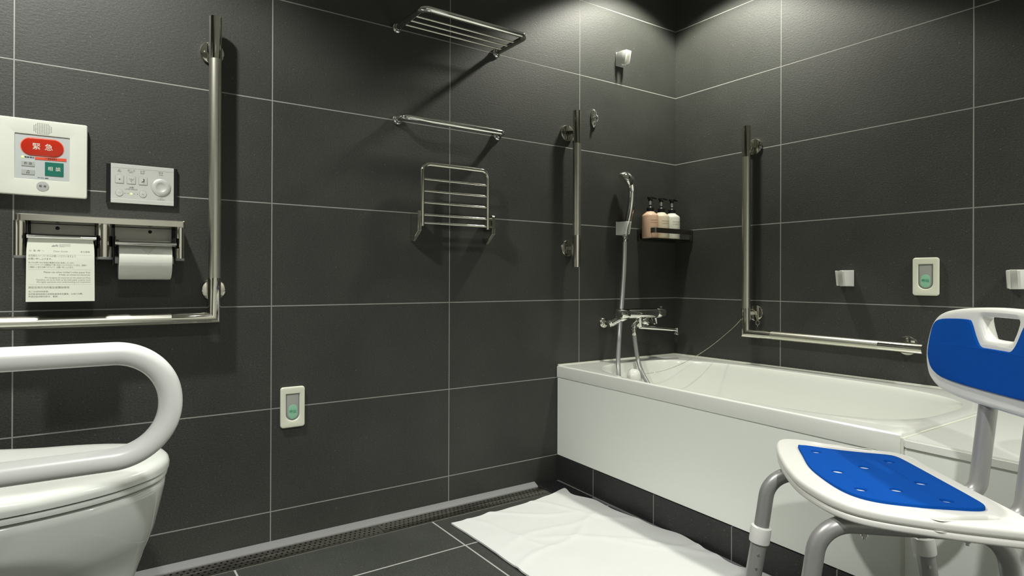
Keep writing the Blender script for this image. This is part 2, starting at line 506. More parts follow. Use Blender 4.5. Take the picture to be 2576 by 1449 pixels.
# ------------------------------------------------------------------ grab bars
BR = .0163
def flange(bm, p, d, r=.0315, t=.009):
    lathe(bm, [(r, 0), (r, t - .003), (r - .0012, t - .0008), (r - .0035, t), (0, t)], axis_m(p, d), 40)
def stem(bm, p, q, w=.011):
    P = V(p); Q = V(q); d = (Q - P).normalized(); s = d.cross(V((0, 0, 1))).normalized() * w
    h = V((0, 0, .006))
    A = [P + s + h, P - s + h, P - s - h, P + s - h]; Bq = [Q + s * .75 + h, Q - s * .75 + h, Q - s * .75 - h, Q + s * .75 - h]
    loft(bm, [A, Bq], True, True)
def bar_parts(rt, segs, flanges):
    for kind, pts in segs:
        bm = NB()
        r = BR if kind == 'sleeve' else BR - .0004
        tube(bm, pts, r, 28)
        fin('end_sleeve' if kind == 'sleeve' else 'grip_tube', bm, M['nickel'] if kind == 'sleeve' else M['satin'], rt, 40)
    for (p, d, bar) in flanges:
        bm = NB(); flange(bm, p, d); f = fin('mounting_flange', bm, M['nickel'], rt, 40)
        bm = NB(); stem(bm, V(p) + V(d) * .006, bar); fin('bracket_stem', bm, M['nickel'], f, 40)
SO = .046
# toilet-side L bar on the left wall
r = root('grab_bar', 'large L-shaped steel grab bar beside the toilet paper holder', 'grab bar', (-1.94, -SO, .6735))
x0 = -1.9400
bar_parts(r, [('sleeve', [(x0, -SO, 1.4870), (x0, -SO, 1.3735)]), ('grip', [(x0, -SO, 1.3735), (x0, -SO, .781)]),
              ('sleeve', [(x0, -SO, .781), (x0, -SO, .6735), (-2.045, -SO, .6735)]), ('grip', [(-2.045, -SO, .6735), (-2.72, -SO, .6735)])],
          [((-1.9415, -.0005, 1.403), (0, -1, 0), (x0, -SO + .01, 1.403)), ((-1.9355, -.0005, .749), (0, -1, 0), (x0, -SO + .01, .749)),
           ((-2.66, -.0005, .6735), (0, -1, 0), (-2.66, -SO + .01, .6735))])
# short straight bar by the shower
r = root('grab_bar', 'short straight vertical steel grab bar left of the hand shower', 'grab bar', (-.634, -SO, .829))
x0 = -.634
bar_parts(r, [('sleeve', [(x0, -SO, 1.4355), (x0, -SO, 1.309)]), ('grip', [(x0, -SO, 1.309), (x0, -SO, .952)]), ('sleeve', [(x0, -SO, .952), (x0, -SO, .8287)])],
          [((-.6485, -.0005, 1.3548), (0, -1, 0), (x0, -SO + .01, 1.3548)), ((-.6455, -.0005, .9027), (0, -1, 0), (x0, -SO + .01, .9027))])
# bath-side L bar on the right wall
r = root('grab_bar', 'L-shaped steel grab bar on the wall above the bathtub', 'grab bar', (-SO, -.381, .571))
y0 = -.381
bar_parts(r, [('sleeve', [(-SO, y0, 1.388), (-SO, y0, 1.267)]), ('grip', [(-SO, y0, 1.267), (-SO, y0, .670)]),
              ('sleeve', [(-SO, y0, .670), (-SO, y0, .571), (-SO, -.4885, .571)]), ('grip', [(-SO, -.4885, .571), (-SO, -.859, .568)]), ('sleeve', [(-SO, -.859, .568), (-SO, -.984, .567)])],
          [((-.0005, -.389, 1.3102), (-1, 0, 0), (-SO + .01, y0, 1.3102)), ((-.0005, -.3965, .6508), (-1, 0, 0), (-SO + .01, y0, .6508)),
           ((-.0005, -.925, .571), (-1, 0, 0), (-SO + .01, -.925, .571))])

# ------------------------------------------------------------------ towel shelf, towel bar, folded rack
def rosette(bm, p, d, r=.0165):
    lathe(bm, [(r, 0), (r, .006), (r - .002, .009), (r - .0045, .0105), (r - .005, .0125), (r - .006, .016), (.0, .016)], axis_m(p, d), 32)
r = root('towel_shelf', 'chrome towel shelf with thin rods high on the left wall', 'towel shelf', (-1.18, 0, 1.6))
bm = NB(); tube(bm, fillet([(-1.382, -.006, 1.6), (-1.382, -.186, 1.6), (-.987, -.186, 1.6), (-.987, -.006, 1.6)], .026, 10), .0093, 20)
fin('rail_frame', bm, M['chrome'], r, 50)
for yy in (-.045, -.082, -.120):
    bm = NB(); tube(bm, [(-1.382, yy, 1.6), (-.987, yy, 1.6)], .0032, 12); fin('shelf_rod', bm, M['nickel'], r, 50)
for xx in (-1.382, -.987):
    bm = NB(); rosette(bm, (xx, -.0005, 1.6), (0, -1, 0)); fin('wall_rosette', bm, M['chrome'], r, 50)
r = root('towel_bar', 'single chrome towel bar below the towel shelf', 'towel bar', (-1.178, 0, 1.302))
bm = NB(); tube(bm, fillet([(-1.378, -.006, 1.302), (-1.378, -.049, 1.302), (-.981, -.049, 1.302), (-.981, -.006, 1.302)], .02, 10), .0093, 20)
fin('bar', bm, M['chrome'], r, 50)
for xx in (-1.378, -.981):
    bm = NB(); rosette(bm, (xx, -.0005, 1.302), (0, -1, 0), .0175); fin('wall_rosette', bm, M['chrome'], r, 50)
r = root('folding_rack', 'folded-up chrome wire rack hinged on two wall brackets', 'folding rack', (-1.175, 0, .96))
YB = -.040
bm = NB(); tube(bm, fillet([(-1.3045, YB, .9545), (-1.3045, YB, 1.1605), (-1.047, YB, 1.1605), (-1.047, YB, .9545)], .027, 10), .0072, 18)
fin('folding_frame', bm, M['nickel'], r, 50)
for zz in (1.110, 1.071, 1.0325, .992, .9655):
    bm = NB(); tube(bm, [(-1.3045, YB, zz), (-1.047, YB, zz)], .0041, 12); fin('rack_rod', bm, M['nickel'], r, 50)
for xx, s in ((-1.321, -1), (-1.029, 1)):
    bm = NB()
    # bent flat strap: plate on the wall side, standing out and bevelled back at the foot
    w = .006
    side = [(0, 1.004), (-.05, 1.004), (-.053, 1.001), (-.053, .938), (-.012, .906), (0, .906)]
    loft(bm, [[(xx - w, y - .0005, z) for y, z in side], [(xx + w, y - .0005, z) for y, z in side]], True, True)
    bmesh.ops.bevel(bm, geom=bm.edges[:], offset=.0012, segments=2, affect='EDGES')
    b = fin('hinge_bracket', bm, M['nickel'], r, 30)
    bm = NB()
    for zz in (.992, .9655): lathe(bm, [(.0045, 0), (.0045, .014), (0, .014)], axis_m((xx, YB, zz), (-s, 0, 0)), 14)
    fin('hinge_pin', bm, M['nickel'], b, 40)

# ------------------------------------------------------------------ oval chrome plate by the shower
r = root('oval_hook', 'small oval chrome hook on the tiles right of the short grab bar', 'hook', (-.503, 0, 1.435))
ov = [(.0165 * cos(2 * pi * k / 40), .0375 * sin(2 * pi * k / 40)) for k in range(40)]
bm = xf(plate([ov], .006, .002), on_left(-.503, -.0065, 1.435)); fin('oval_plate', bm, M['chrome'], r, 40)
bm = NB()
tube(bm, [(-.503 + .0118 * cos(2 * pi * k / 32), -.0075, 1.435 + .0315 * sin(2 * pi * k / 32)) for k in range(32)], .0022, 8, closed=True)
fin('raised_rim', bm, M['chrome'], r, 60)
bm = NB(); tube(bm, spline([(-.503, -.006, 1.448), (-.503, -.020, 1.440), (-.503, -.024, 1.428), (-.503, -.017, 1.421), (-.503, -.007, 1.424)], 6), .0042, 12)
fin('hook_loop', bm, M['chrome'], r, 60)

# ------------------------------------------------------------------ shower hand-set holders (one model, four places)
def holder_parts(rt):
    """open C-shaped clip, origin on the wall, projecting to -y"""
    w, d, h = .044, .048, .052
    out = []
    for k in range(9):
        a = pi + pi / 2 * 0
    outer = [(-w / 2, 0), (-w / 2, -.030), (-w / 2 + .004, -.040), (-w / 2 + .0075, -d), (-.0085, -d - .001)]
    innr = []
    for k in range(13):
        a = radians(-135 + 0) - radians(270) * k / 12
        innr.append((.0125 * cos(a), -.0285 + .0125 * sin(a)))
    outer2 = [(.0085, -d - .001), (w / 2 - .0075, -d), (w / 2 - .004, -.040), (w / 2, -.030), (w / 2, 0)]
    loop = outer + innr + outer2
    bm = NB()
    tl = .20
    def ring(z, g=0.0): return [(x * (1 - g), y * (1 - g) - (z * tl if y < -.01 else 0), z) for x, y in loop]
    rr = [ring(-h / 2, .03), ring(-h / 2 + .002), ring(h / 2 - .002), ring(h / 2, .03)]
    R = loft(bm, rr)
    bm.verts.ensure_lookup_table()
    bmesh.ops.triangulate(bm, faces=[bm.faces.new(R[0][::-1]), bm.faces.new(R[-1])])
    c = fin('clip_body', bm, M['white_plastic'], rt, 35)
    bm = NB(); box(bm, (-w / 2 - .001, -.004, -h / 2 - .002), (w / 2 + .001, -.0004, h / 2 + .002), .001)
    fin('wall_plate', bm, M['white_plastic'], rt, 35)
HG = 'white shower head holders on the walls'
h0 = root('shower_holder', 'empty white shower holder highest up on the left wall', 'shower holder', (-.356, 0, 1.702), HG, 0, True)
holder_parts(h0)
for lab, loc, rz in (('white shower holder gripping the chrome hand shower', (-.352, 0, .995), 0),
                     ('empty white shower holder beside the call button above the bathtub', (0, -.737, .788), -pi / 2),
                     ('empty white shower holder cut off by the right edge of the photo', (0, -1.203, .785), -pi / 2)):
    c = dup(h0); c.location = loc; c.rotation_euler = (0, 0, rz); c['label'] = lab

# ------------------------------------------------------------------ hand shower with hose
r = root('hand_shower', 'chrome hand shower head hanging in its holder', 'hand shower', (-.40, -.05, .95))
bm = NB()
hp = spline([(-.3545, -.034, .958), (-.3500, -.034, .990), (-.3410, -.038, 1.03), (-.3320, -.043, 1.09), (-.3320, -.047, 1.135), (-.3370, -.050, 1.165), (-.348, -.051, 1.190), (-.362, -.051, 1.202)], 5)
n = len(hp)
def hr(t):
    ks = [(0, .0088), (.12, .0100), (.22, .0125), (.45, .0150), (.62, .0165), (.78, .0200), (.9, .0215), (1, .016)]
    for (a, ra), (b, rb) in zip(ks, ks[1:]):
        if t <= b: return ra + (rb - ra) * (t - a) / (b - a)
    return .016
tube(bm, hp, [hr(i / (n - 1)) for i in range(n)], 24)
fin('handle', bm, M['chrome'], r, 60)
bm = NB()
fn = V((-.68, .40, -.61)).normalized()
lathe(bm, [(0, -.032), (.014, -.030), (.026, -.023), (.033, -.012), (.036, 0), (.0365, .006), (.034, .010), (.032, .0105), (.031, .0095), (.015, .0095), (.0, .0097)], axis_m(V((-.376, -.054, 1.190)), fn), 40)
fin('spray_head', bm, M['chrome'], r, 60)
bm = NB(); lathe(bm, [(.0085, 0), (.0105, .004), (.0105, .02), (.008, .028), (0, .028)], axis_m((-.3548, -.034, .962), (-.12, -.05, -1)), 20)
fin('hose_nut', bm, M['chrome'], r, 40)
r = root('shower_hose', 'grey shower hose dropping into the tub and looping up to the mixer', 'hose', (-.42, -.1, .5))
bm = NB()
tube(bm, spline([(-.3575, -.0352, .940), (-.366, -.042, .88), (-.378, -.050, .81), (-.393, -.058, .73), (-.412, -.068, .65), (-.440, -.085, .55), (-.492, -.130, .44), (-.505, -.160, .34), (-.50, -.21, .20), (-.47, -.29, .115), (-.39, -.34, .102), (-.32, -.31, .12), (-.320, -.235, .22), (-.350, -.175, .34), (-.361, -.132, .41), (-.354, -.103, .462), (-.360, -.096, .52), (-.3665, -.094, .575)], 10), .0086, 16)
fin('hose_tube', bm, M['hose'], r, 60)
bm = NB(); lathe(bm, [(.0095, 0), (.0108, .003), (.0108, .026), (.009, .030), (0, .030)], axis_m((-.3668, -.0935, .585), (0, 0, -1)), 20)
fin('end_ferrule', bm, M['nickel'], r, 40)

# ------------------------------------------------------------------ bath-shower mixer
r = root('mixer_tap', 'chrome thermostatic bath mixer tap with swivel spout on the left wall', 'mixer tap', (-.31, 0, .62))
FY = -.090
bm = NB()
lathe(bm, [(0, -.1275), (.016, -.127), (.0205, -.124), (.0212, -.121), (.0212, .121), (.0205, .124), (.016, .127), (0, .1275)], axis_m((-.322, FY, .643), (1, 0, 0)), 40)
fin('body', bm, M['chrome'], r, 40)
for xx, nm in ((-.425, 'temperature_dial'), (-.213, 'flow_dial')):
    bm = NB(); lathe(bm, [(.0213, -.022), (.0218, -.021), (.0218, .021), (.0213, .022)], axis_m((xx, FY, .643), (1, 0, 0)), 40)
    fin(nm, bm, M['chrome'], r, 40)
bm = NB(); box(bm, (-.205, FY - .006, .662), (-.193, FY + .006, .671), .003); fin('stop_button', bm, M['chrome'], r, 40)
for xx, tx in ((-.446, -.398), (-.186, -.234)):
    bm = NB(); lathe(bm, [(.0225, 0), (.0225, .004), (.019, .010), (.0125, .013), (0, .013)], axis_m((xx, -.0005, .603), (0, -1, 0)), 32)
    f = fin('wall_flange', bm, M['nickel'], r, 40)
    bm = NB(); tube(bm, [(xx, -.008, .603), (xx, -.045, .603)], .0095, 20)
    lathe(bm, [(.015, 0), (.0155, .003), (.0155, .017), (.013, .020), (0, .020)], axis_m((xx, -.034, .603), (0, -1, 0)), 6)
    tube(bm, [(xx, -.050, .603), (tx, FY + .006, .636)], [.0125, .0165], 20)
    fin('inlet_leg', bm, M['chrome'], f, 40)
bm = NB()
lathe(bm, [(.0165, 0), (.0165, .020), (.0150, .024), (.0150, .036), (.013, .040), (0, .040)], axis_m((-.334, FY, .628), (0, 0, -1)), 28)
tube(bm, [(-.334, FY, .609), (-.356, FY - .003, .604), (-.3665, FY - .004, .596), (-.3668, FY - .004, .583)], .0105, 18)
fin('diverter_block', bm, M['chrome'], r, 40)
bm = NB(); lathe(bm, [(.008, 0), (.012, .004), (.0135, .012), (.0125, .02), (.008, .024), (0, .025)], axis_m((-.318, FY - .002, .608), (1, -.2, 0)), 24); fin('diverter_knob', bm, M['chrome'], r, 40)
bm = NB()
sp = spline([(-.334, FY, .590), (-.318, FY - .004, .586), (-.25, FY - .014, .580), (-.19, FY - .022, .5745), (-.140, FY - .028, .5685)], 6)
# flattened swivel spout
rg = []
for i, p in enumerate(sp):
    t = i / (len(sp) - 1); w = .0085 - .001 * t; hgt = .0085 - .0025 * t
    d = (sp[min(i + 1, len(sp) - 1)] - sp[max(i - 1, 0)]).normalized(); s = d.cross(V((0, 0, 1))).normalized(); u = s.cross(d)
    rg.append([p + s * w * cos(a) + u * hgt * sin(a) for a in [2 * pi * k / 16 for k in range(16)]])
loft(bm, rg, True, True)
lathe(bm, [(.012, 0), (.012, .012), (0, .012)], axis_m((-.334, FY, .597), (0, 0, -1)), 24)
s_ = fin('spout', bm, M['chrome'], r, 50)
bm = NB(); lathe(bm, [(.0085, .008), (.0088, 0), (.0088, -.014), (.0115, -.018), (.0115, -.020), (0, -.020)], axis_m((-.136, FY - .029, .5695), (0, 0, 1)), 24); fin('aerator', bm, M['chrome'], s_, 40)

# ------------------------------------------------------------------ corner shelf with three pump bottles
SZ = .957
r = root('corner_shelf', 'dark metal corner shelf holding the three pump bottles', 'shelf', (-.12, -.045, SZ))
path = [(-.243, -.0008), (-.240, -.092), (-.0008, -.0925)]
bm = xf(plate([[(-.2415, -.001), (-.2385, -.090), (-.001, -.0905), (-.001, -.001)]], .0025, .0004), Matrix.Translation((0, 0, SZ)))
fin('base_plate', bm, M['shelf_base'], r, 40)
def band(bm, pts, z0, z1, t):
    P = [V((x, y, 0)) for x, y in pts]; A = []; B = []
    for i, p in enumerate(P):
        a, c = P[max(i - 1, 0)], P[min(i + 1, len(P) - 1)]
        d = (c - a).normalized(); n_ = V((d.y, -d.x, 0)) * t
        A.append(p); B.append(p - n_)
    secs = []
    for p, q in zip(A, B): secs.append([(p.x, p.y, z0), (p.x, p.y, z1), (q.x, q.y, z1), (q.x, q.y, z0)])
    loft(bm, secs, True, True)
fp = [(p.x, p.y) for p in fillet([(x, y, 0) for x, y in path], .014, 8)]
bm = NB(); band(bm, fp, .978, .999, -.0022); fin('guard_rail', bm, M['shelf_bronze'], r, 30)
bm = NB(); box(bm, (-.2465, -.012, .946), (-.2375, -.0006, .999), .001); box(bm, (-.012, -.0965, .946), (-.0006, -.0875, .999), .001); box(bm, (-.240, -.003, .946), (-.0006, -.0006, .956), .0005); box(bm, (-.003, -.092, .946), (-.0006, -.0006, .956), .0005)
fin('wall_mount', bm, M['shelf_bronze'], r, 30)
BG = 'pump bottles on the corner shelf'
def bottle(material):
    rt = root('pump_bottle', None, None, (0, 0, 0), BG, 0, True)
    bm = NB()
    lathe(bm, [(0, 0), (.031, 0), (.0333, .002), (.0340, .006), (.0340, .092), (.0332, .0965), (.0305, .1005), (.0200, .1085), (.0170, .1105), (.0158, .113), (0, .113)], None, 48)
    fin('bottle_body', bm, material, rt, 50)
    bm = NB(); lathe(bm, [(.0150, .113), (.0155, .1135), (.0155, .1275), (.0140, .131), (.0100, .1345), (.0078, .136), (.0074, .1405), (0, .1405)], None, 32)
    fin('pump_collar', bm, M['black'], rt, 40)
    bm = NB(); tube(bm, [(0, 0, .1405), (0, 0, .160)], .0044, 16); fin('pump_stem', bm, M['white_plastic'], rt, 40)
    bm = NB()
    lathe(bm, [(.0072, .158), (.0085, .160), (.0085, .166), (.0125, .168), (.0130, .173), (.0120, .1755), (0, .1762)], None, 24)
    tube(bm, [(0, 0, .1725), (.020, -.001, .1735), (.0345, -.002, .1705)], [.0052, .0042, .0030], 12)
    fin('pump_head', bm, M['black'], rt, 40)
    # two lines of lettering wrapped round the front of the bottle
    bm = NB(); text_fit(bm, 'MIKIMOTO', -.0185, .0185, .0735, .0072, 'C', .00002); text_fit(bm, 'COSMETICS', -.0185, .0185, .0635, .0072, 'C', .00002)
    for v in bm.verts:
        a = v.co.x / .0341 - pi / 2 - .22; rr = .03405 + abs(v.co.z)
        v.co = V((rr * cos(a), rr * sin(a), v.co.y))
    fin('lettering', bm, M['gold'], rt, 0)
    return rt
for k, (mm, x, rot, lab) in enumerate((('bottle_peach', -.2185, .0, 'peach coloured pump bottle at the left end of the corner shelf'),
                                       ('bottle_cream', -.1495, .0, 'cream pump bottle between the peach one and the white one'),
                                       ('bottle_white', -.0805, .05, 'white pump bottle nearest the room corner on the shelf'))):
    b = bottle(M[mm]); b.location = (x, -.0475, SZ + .0004); b.rotation_euler = (0, 0, rot); b['label'] = lab; b['category'] = 'bottle'

# ------------------------------------------------------------------ plug chain
r = root('plug_chain', 'fine ball chain from the bath overflow to the lower grab bar flange', 'chain', (-.2, -.25, .5))
pts = spline([(-.372, -.130, .404), (-.345, -.155, .407), (-.290, -.198, .423), (-.222, -.250, .462), (-.150, -.300, .520), (-.083, -.346, .589), (-.048, -.372, .636), (-.032, -.392, .664), (-.022, -.402, .660), (-.018, -.407, .640), (-.018, -.410, .622)], 40)
bm = NB(); acc = 0; prev = pts[0]; balls = []
tube(bm, pts[::6] + [pts[-1]], .0006, 6)
step = .0044
for p in pts:
    acc += (p - prev).length; prev = p
    if acc >= step:
        acc = 0; balls.append(p)
for p in balls: bmesh.ops.create_icosphere(bm, subdivisions=1, radius=.0019, matrix=Matrix.Translation(p))
fin('ball_chain', bm, M['chain'], r, 60)
bm = NB()
tube(bm, [(-.018, -.4125 + .0075 * cos(2 * pi * k / 20), .613 + .0085 * sin(2 * pi * k / 20)) for k in range(20)], .0011, 8, closed=True)
tube(bm, [(-.018, -.4125, .6045), (-.018, -.4125, .596)], .0017, 8)
fin('clasp_ring', bm, M['chain'], r, 60)

# ------------------------------------------------------------------ call buttons
CG = 'call buttons in ivory wall plates'
cb = root('call_button', 'ivory call button plate low on the left wall near the toilet', 'call button', (-1.717, 0, .400), CG, 0, True)
LM = on_left(0, 0, 0)
Ushape = [(.0195, .0385)] + [(-.0195, .0385)] + [(.0195 * cos(a), -.0205 + .0195 * sin(a) * .95) for a in [pi + pi * k / 20 for k in range(21)]]
bm = NB(); merge(bm, plate([rrect(.071, .120, .008, 6), [(x * 1.02, y * 1.01) for x, y in Ushape]], .011, .0032), on_left(0, -.0115, 0)); fin('cover_plate', bm, M['ivory'], cb, 45)
bm = NB(); merge(bm, plate([[(x * 1.03, y * 1.02) for x, y in Ushape]], .003), on_left(0, -.006, 0)); fin('recess', bm, M['grey_key'], cb, 45)
bm = NB(); merge(bm, plate([[(x * .88, y * .94) for x, y in Ushape]], .004, .001), on_left(0, -.0095, 0)); k_ = fin('push_key', bm, M['key_silver'], cb, 45, 'silver grey push key')
stad = [(.0132 * cos(a), -.0065 + .0132 * sin(a)) for a in [pi * k / 14 for k in range(15)]] + [(.0132 * cos(a), -.0215 + .0132 * sin(a)) for a in [pi + pi * k / 14 for k in range(15)]]
bm = NB(); merge(bm, plate([stad], .0012, .0003), on_left(0, -.0103, 0)); fin('mint_patch', bm, M['mint'], k_, 45, 'mint green patch')
bm = NB(); text(bm, '呼出', 0, -.0135, .0105); xf(bm, on_left(0, -.0104, 0)); fin('lettering', bm, M['ink_green'], k_, 0)
c = dup(cb); c.location = (0, -.9755, .7935); c.rotation_euler = (0, 0, -pi / 2); c['label'] = 'ivory call button plate above the bathtub on the right wall'

# ------------------------------------------------------------------ emergency intercom panel
r = root('intercom_panel', 'white emergency intercom panel with big red and green keys', 'intercom', (-2.3205, 0, 1.068))
pc = (-2.3205, 1.068)
def rr3(w, h, rad, y, dz=0.0, cx=0.0): return [(pc[0] + cx + a, y, pc[1] + dz + b) for a, b in rrect(w, h, rad, 6)]
bm = NB()
loft(bm, [rr3(.170, .171, .004, -.0005), rr3(.181, .182, .005, -.008), rr3(.181, .182, .005, -.0165), rr3(.178, .179, .005, -.0195), rr3(.170, .171, .004, -.020), rr3(.1085, .1085, .0012, -.0175, .001), rr3(.1062, .1062, .0008, -.0150, .001)], True, True)
fin('housing', bm, M['panel_white'], r, 25)
def P2(y): return on_left(0, y, 0)
def pl(loops, thick, bev, y): return xf(plate(loops, thick, bev), on_left(0, y, 0))
fin('key_panel', pl([rrect(.1055, .1055, .0008, 2, -2.3205, 1.069)], .001, 0, -.0156), M['panel_silver'], r, 20, 'silver grey key field')
bm = NB()
for i in range(11):
    for j in range(9):
        dx, dy = (i - 5) / 5.2, (j - 4) / 4.1
        if dx * dx * .9 + dy * dy * .75 < 1.12:
            x, z = -2.3205 + (i - 5) * .0034, 1.1378 + (j - 4) * .0030
            bmesh.ops.create_circle(bm, cap_ends=True, radius=.00085, segments=8, matrix=Matrix.Translation((x, -.02008 + .0025 * max(0, (1.1535 - z)) / .0302, z)) @ Matrix.Rotation(pi / 2, 4, 'X'))
fin('speaker_holes', bm, M['dark'], r, 0)
bm = NB()
for i in range(-17, 18):
    if abs(i) <= 5: continue
    for j in range(9):
        x, z = -2.3205 + i * .0031, 1.1378 + (j - 4) * .0030
        bmesh.ops.create_circle(bm, cap_ends=True, radius=.0005, segments=6, matrix=Matrix.Translation((x, -.02008 + .0025 * max(0, (1.1535 - z)) / .0302, z)) @ Matrix.Rotation(pi / 2, 4, 'X'))
fin('dimple_pattern', bm, M['grey_dim'], r, 0)
def stadium(w, h, cx, cz): return rrect(w, h, h / 2 - .0001, 12, cx, cz)
k_ = fin('emergency_key', pl([stadium(.083, .0405, -2.321, 1.0937)], .002, .0009, -.0175), M['red'], r, 45, 'large red oval emergency key')
fin('key_outline', pl([stadium(.0865, .0440, -2.321, 1.0937)], .0006, 0, -.0161), M['red_rim'], r, 20)
bm = NB(); text(bm, '緊', -2.3327, 1.0937, .0170); text(bm, '急', -2.3085, 1.0937, .0170); xf(bm, P2(-.0176)); fin('lettering', bm, M['ink_white'], k_, 0)
fin('status_light', pl([circle(.0021, 16, -2.3592, 1.0674)], .001, .0003, -.0166), M['led'], r, 40, 'lit green light')
bm = NB(); text_fit(bm, '電源/電池', -2.3555, -2.337, 1.0672, .0038, 'L'); text_fit(bm, 'アイホン 株式', -2.330, -2.309, 1.0201, .0030, 'L'); xf(bm, P2(-.0158)); fin('lettering', bm, M['ink'], r, 0)
s_ = fin('red_strip', pl([[(-2.3355, 1.0635), (-2.2733, 1.0645), (-2.2733, 1.0716), (-2.3355, 1.0694)]], .0006, 0, -.0163), M['red_strip'], r, 20, 'thin red adhesive strip')
bm = NB(); text_fit(bm, '↑ 緊急時押す', -2.315, -2.292, 1.0673, .0038, 'L'); xf(bm, P2(-.0164)); fin('lettering', bm, M['ink'], s_, 0)
for cz, s in ((1.0522, '外 泊'), (1.0322, None)):
    k_ = fin('grey_key', pl([rrect(.0255, .0122, .001, 3, -2.3488, cz)], .0012, .0004, -.0166), M['grey_key'], r, 40, 'small grey key')
    bm = NB()
    if s: text(bm, s, -2.3488, cz, .0068)
    else:
        box(bm, (-2.3505, cz - .002, -.0001), (-2.3500, cz + .0030, .0001)); box(bm, (-2.3468, cz - .0022, -.0001), (-2.3463, cz + .0030, .0001)); box(bm, (-2.3505, cz + .0023, -.0001), (-2.3463, cz + .0032, .0001))
        for xx in (-2.3510, -2.3473): bmesh.ops.create_circle(bm, cap_ends=True, radius=.0011, segments=12, matrix=Matrix.Translation((xx, cz - .0022, .0001)))
    xf(bm, P2(-.0167)); fin('lettering', bm, M['ink'], k_, 0)
k_ = fin('consult_key', pl([rrect(.0372, .0330, .001, 3, -2.2975, 1.0430)], .0012, .0003, -.0166), M['green'], r, 40, 'square green key')
bm = NB(); text(bm, '相', -2.3053, 1.0432, .0108); text(bm, '談', -2.2898, 1.0432, .0108); xf(bm, P2(-.0167)); fin('lettering', bm, M['ink_white'], k_, 0)
k_ = fin('cancel_key', pl([circle(.0124, 28, -2.3200, .9995)], .004, .0010, -.0203), M['grey_key'], r, 40, 'round grey key')
bm = NB(); text(bm, '取 消', -2.3200, .9995, .0062); xf(bm, P2(-.0204)); fin('lettering', bm, M['ink'], k_, 0)

# ------------------------------------------------------------------ washlet control plate
r = root('toilet_control_panel', 'silver toilet control panel with black ends and round flush dial', 'control panel', (-2.108, 0, 1.022))
fin('backing_plate', pl([rrect(.1625, .1015, .0015, 3, -2.1083, 1.0220)], .0085, .001, -.009), M['black'], r, 40, 'glossy black end caps')
bm = NB()
zs = [(.9725, -.0088), (.9735, -.0100), (.9828, -.0100), (.9834, -.0095), (1.0624, -.0095), (1.0630, -.0100), (1.0722, -.0100), (1.0732, -.0088)]
loft(bm, [[(-2.1800, y, z) for z, y in zs], [(-2.0360, y, z) for z, y in zs]], False, False, close=False)
loft(bm, [[(-2.1800, y, z) for z, y in [(.9725, -.008), (1.0732, -.008)]], [(-2.0360, y, z) for z, y in [(.9725, -.008), (1.0732, -.008)]]], False, False, close=False)
for xx in (-2.18, -2.036):
    bm.faces.new([bm.verts.new((xx, y, z)) for z, y in zs] + [bm.verts.new((xx, -.008, 1.0732)), bm.verts.new((xx, -.008, .9725))])
fin('face_plate', bm, M['silver'], r, 15)
FYp = -.0095
def key_sq(cx, cz, s=.0192):
    ring_ = fin('key_gap', pl([rrect(s + .0012, s + .0012, .0016, 3, cx, cz)], .0003, 0, FYp - .0001), M['ink_grey'], r, 20)
    return fin('push_key', pl([rrect(s, s, .0012, 3, cx, cz)], .0012, .0004, FYp - .0011), M['silver'], r, 40)
k1 = key_sq(-2.1609, 1.0331); k2 = key_sq(-2.1346, 1.0328); k3 = key_sq(-2.1080, 1.0327)
ky = FYp - .0013
bm = NB(); box(bm, (-2.1621, ky, 1.0316), (-2.1593, ky + .0004, 1.0344)); fin('stop_mark', bm, M['ink'], k1, 0)
bm = NB(); box(bm, (-2.1642, ky, 1.0380), (-2.1582, ky + .0004, 1.0391)); fin('raised_bar', bm, M['white_plastic'], k1, 0)
bm = NB()
w_ = [(-.0042, .0042), (-.0048, .0018), (-.0034, -.0002), (-.0012, .0002), (0, .0026), (.0012, .0002), (.0034, -.0002), (.0048, .0018), (.0042, .0042)]
tube(bm, spline([(-2.1346 + x, ky + .0001, 1.0340 + z) for x, z in w_], 4), .00042, 6)
tube(bm, [(-2.1346, ky + .0001, 1.0325), (-2.1346, ky + .0001, 1.0262)], .00028, 6)
tube(bm, [(-2.1372, ky + .0001, 1.0322), (-2.1346, ky + .0001, 1.0290), (-2.1320, ky + .0001, 1.0322)], .00022, 6)
fin('spray_icon', bm, M['ink_grey'], k2, 0)
bm = NB()
bmesh.ops.create_circle(bm, cap_ends=True, radius=.0013, segments=12, matrix=on_left(-2.1063, ky, 1.0376))
merge(bm, plate([[(-2.1072, 1.0362), (-2.1050, 1.0362), (-2.1048, 1.0310), (-2.1052, 1.0298), (-2.1085, 1.0300), (-2.1108, 1.0288), (-2.1120, 1.0296), (-2.1100, 1.0314), (-2.1068, 1.0322)]], .0003), on_left(0, ky, 0))
tube(bm, [(-2.1066, ky + .0001, 1.0285), (-2.1066, ky + .0001, 1.0250)], .00022, 6)
fin('seated_icon', bm, M['ink'], k3, 0)
for cx, s in ((-2.1611, '−'), (-2.1081, '+')):
    fin('key_gap', pl([circle(.0090, 28, cx, .9985)], .0003, 0, FYp - .0001), M['ink_grey'], r, 20)
    k_ = fin('round_key', pl([circle(.0084, 28, cx, .9985)], .0012, .0004, FYp - .0011), M['silver'], r, 40)
    bm = NB(); box(bm, (cx - .0028, ky, .9983), (cx + .0028, ky + .0004, .9987))
    if s == '+': box(bm, (cx - .0002, ky, .9957), (cx + .0002, ky + .0004, 1.0013))
    fin('mark', bm, M['ink_grey'], k_, 0)
bm = NB()
for x in (-2.1487, -2.1420, -2.1277, -2.1207): bmesh.ops.create_circle(bm, cap_ends=True, radius=.00085, segments=10, matrix=on_left(x, FYp - .0003, .9979))
fin('level_dots', bm, M['ink'], r, 0)
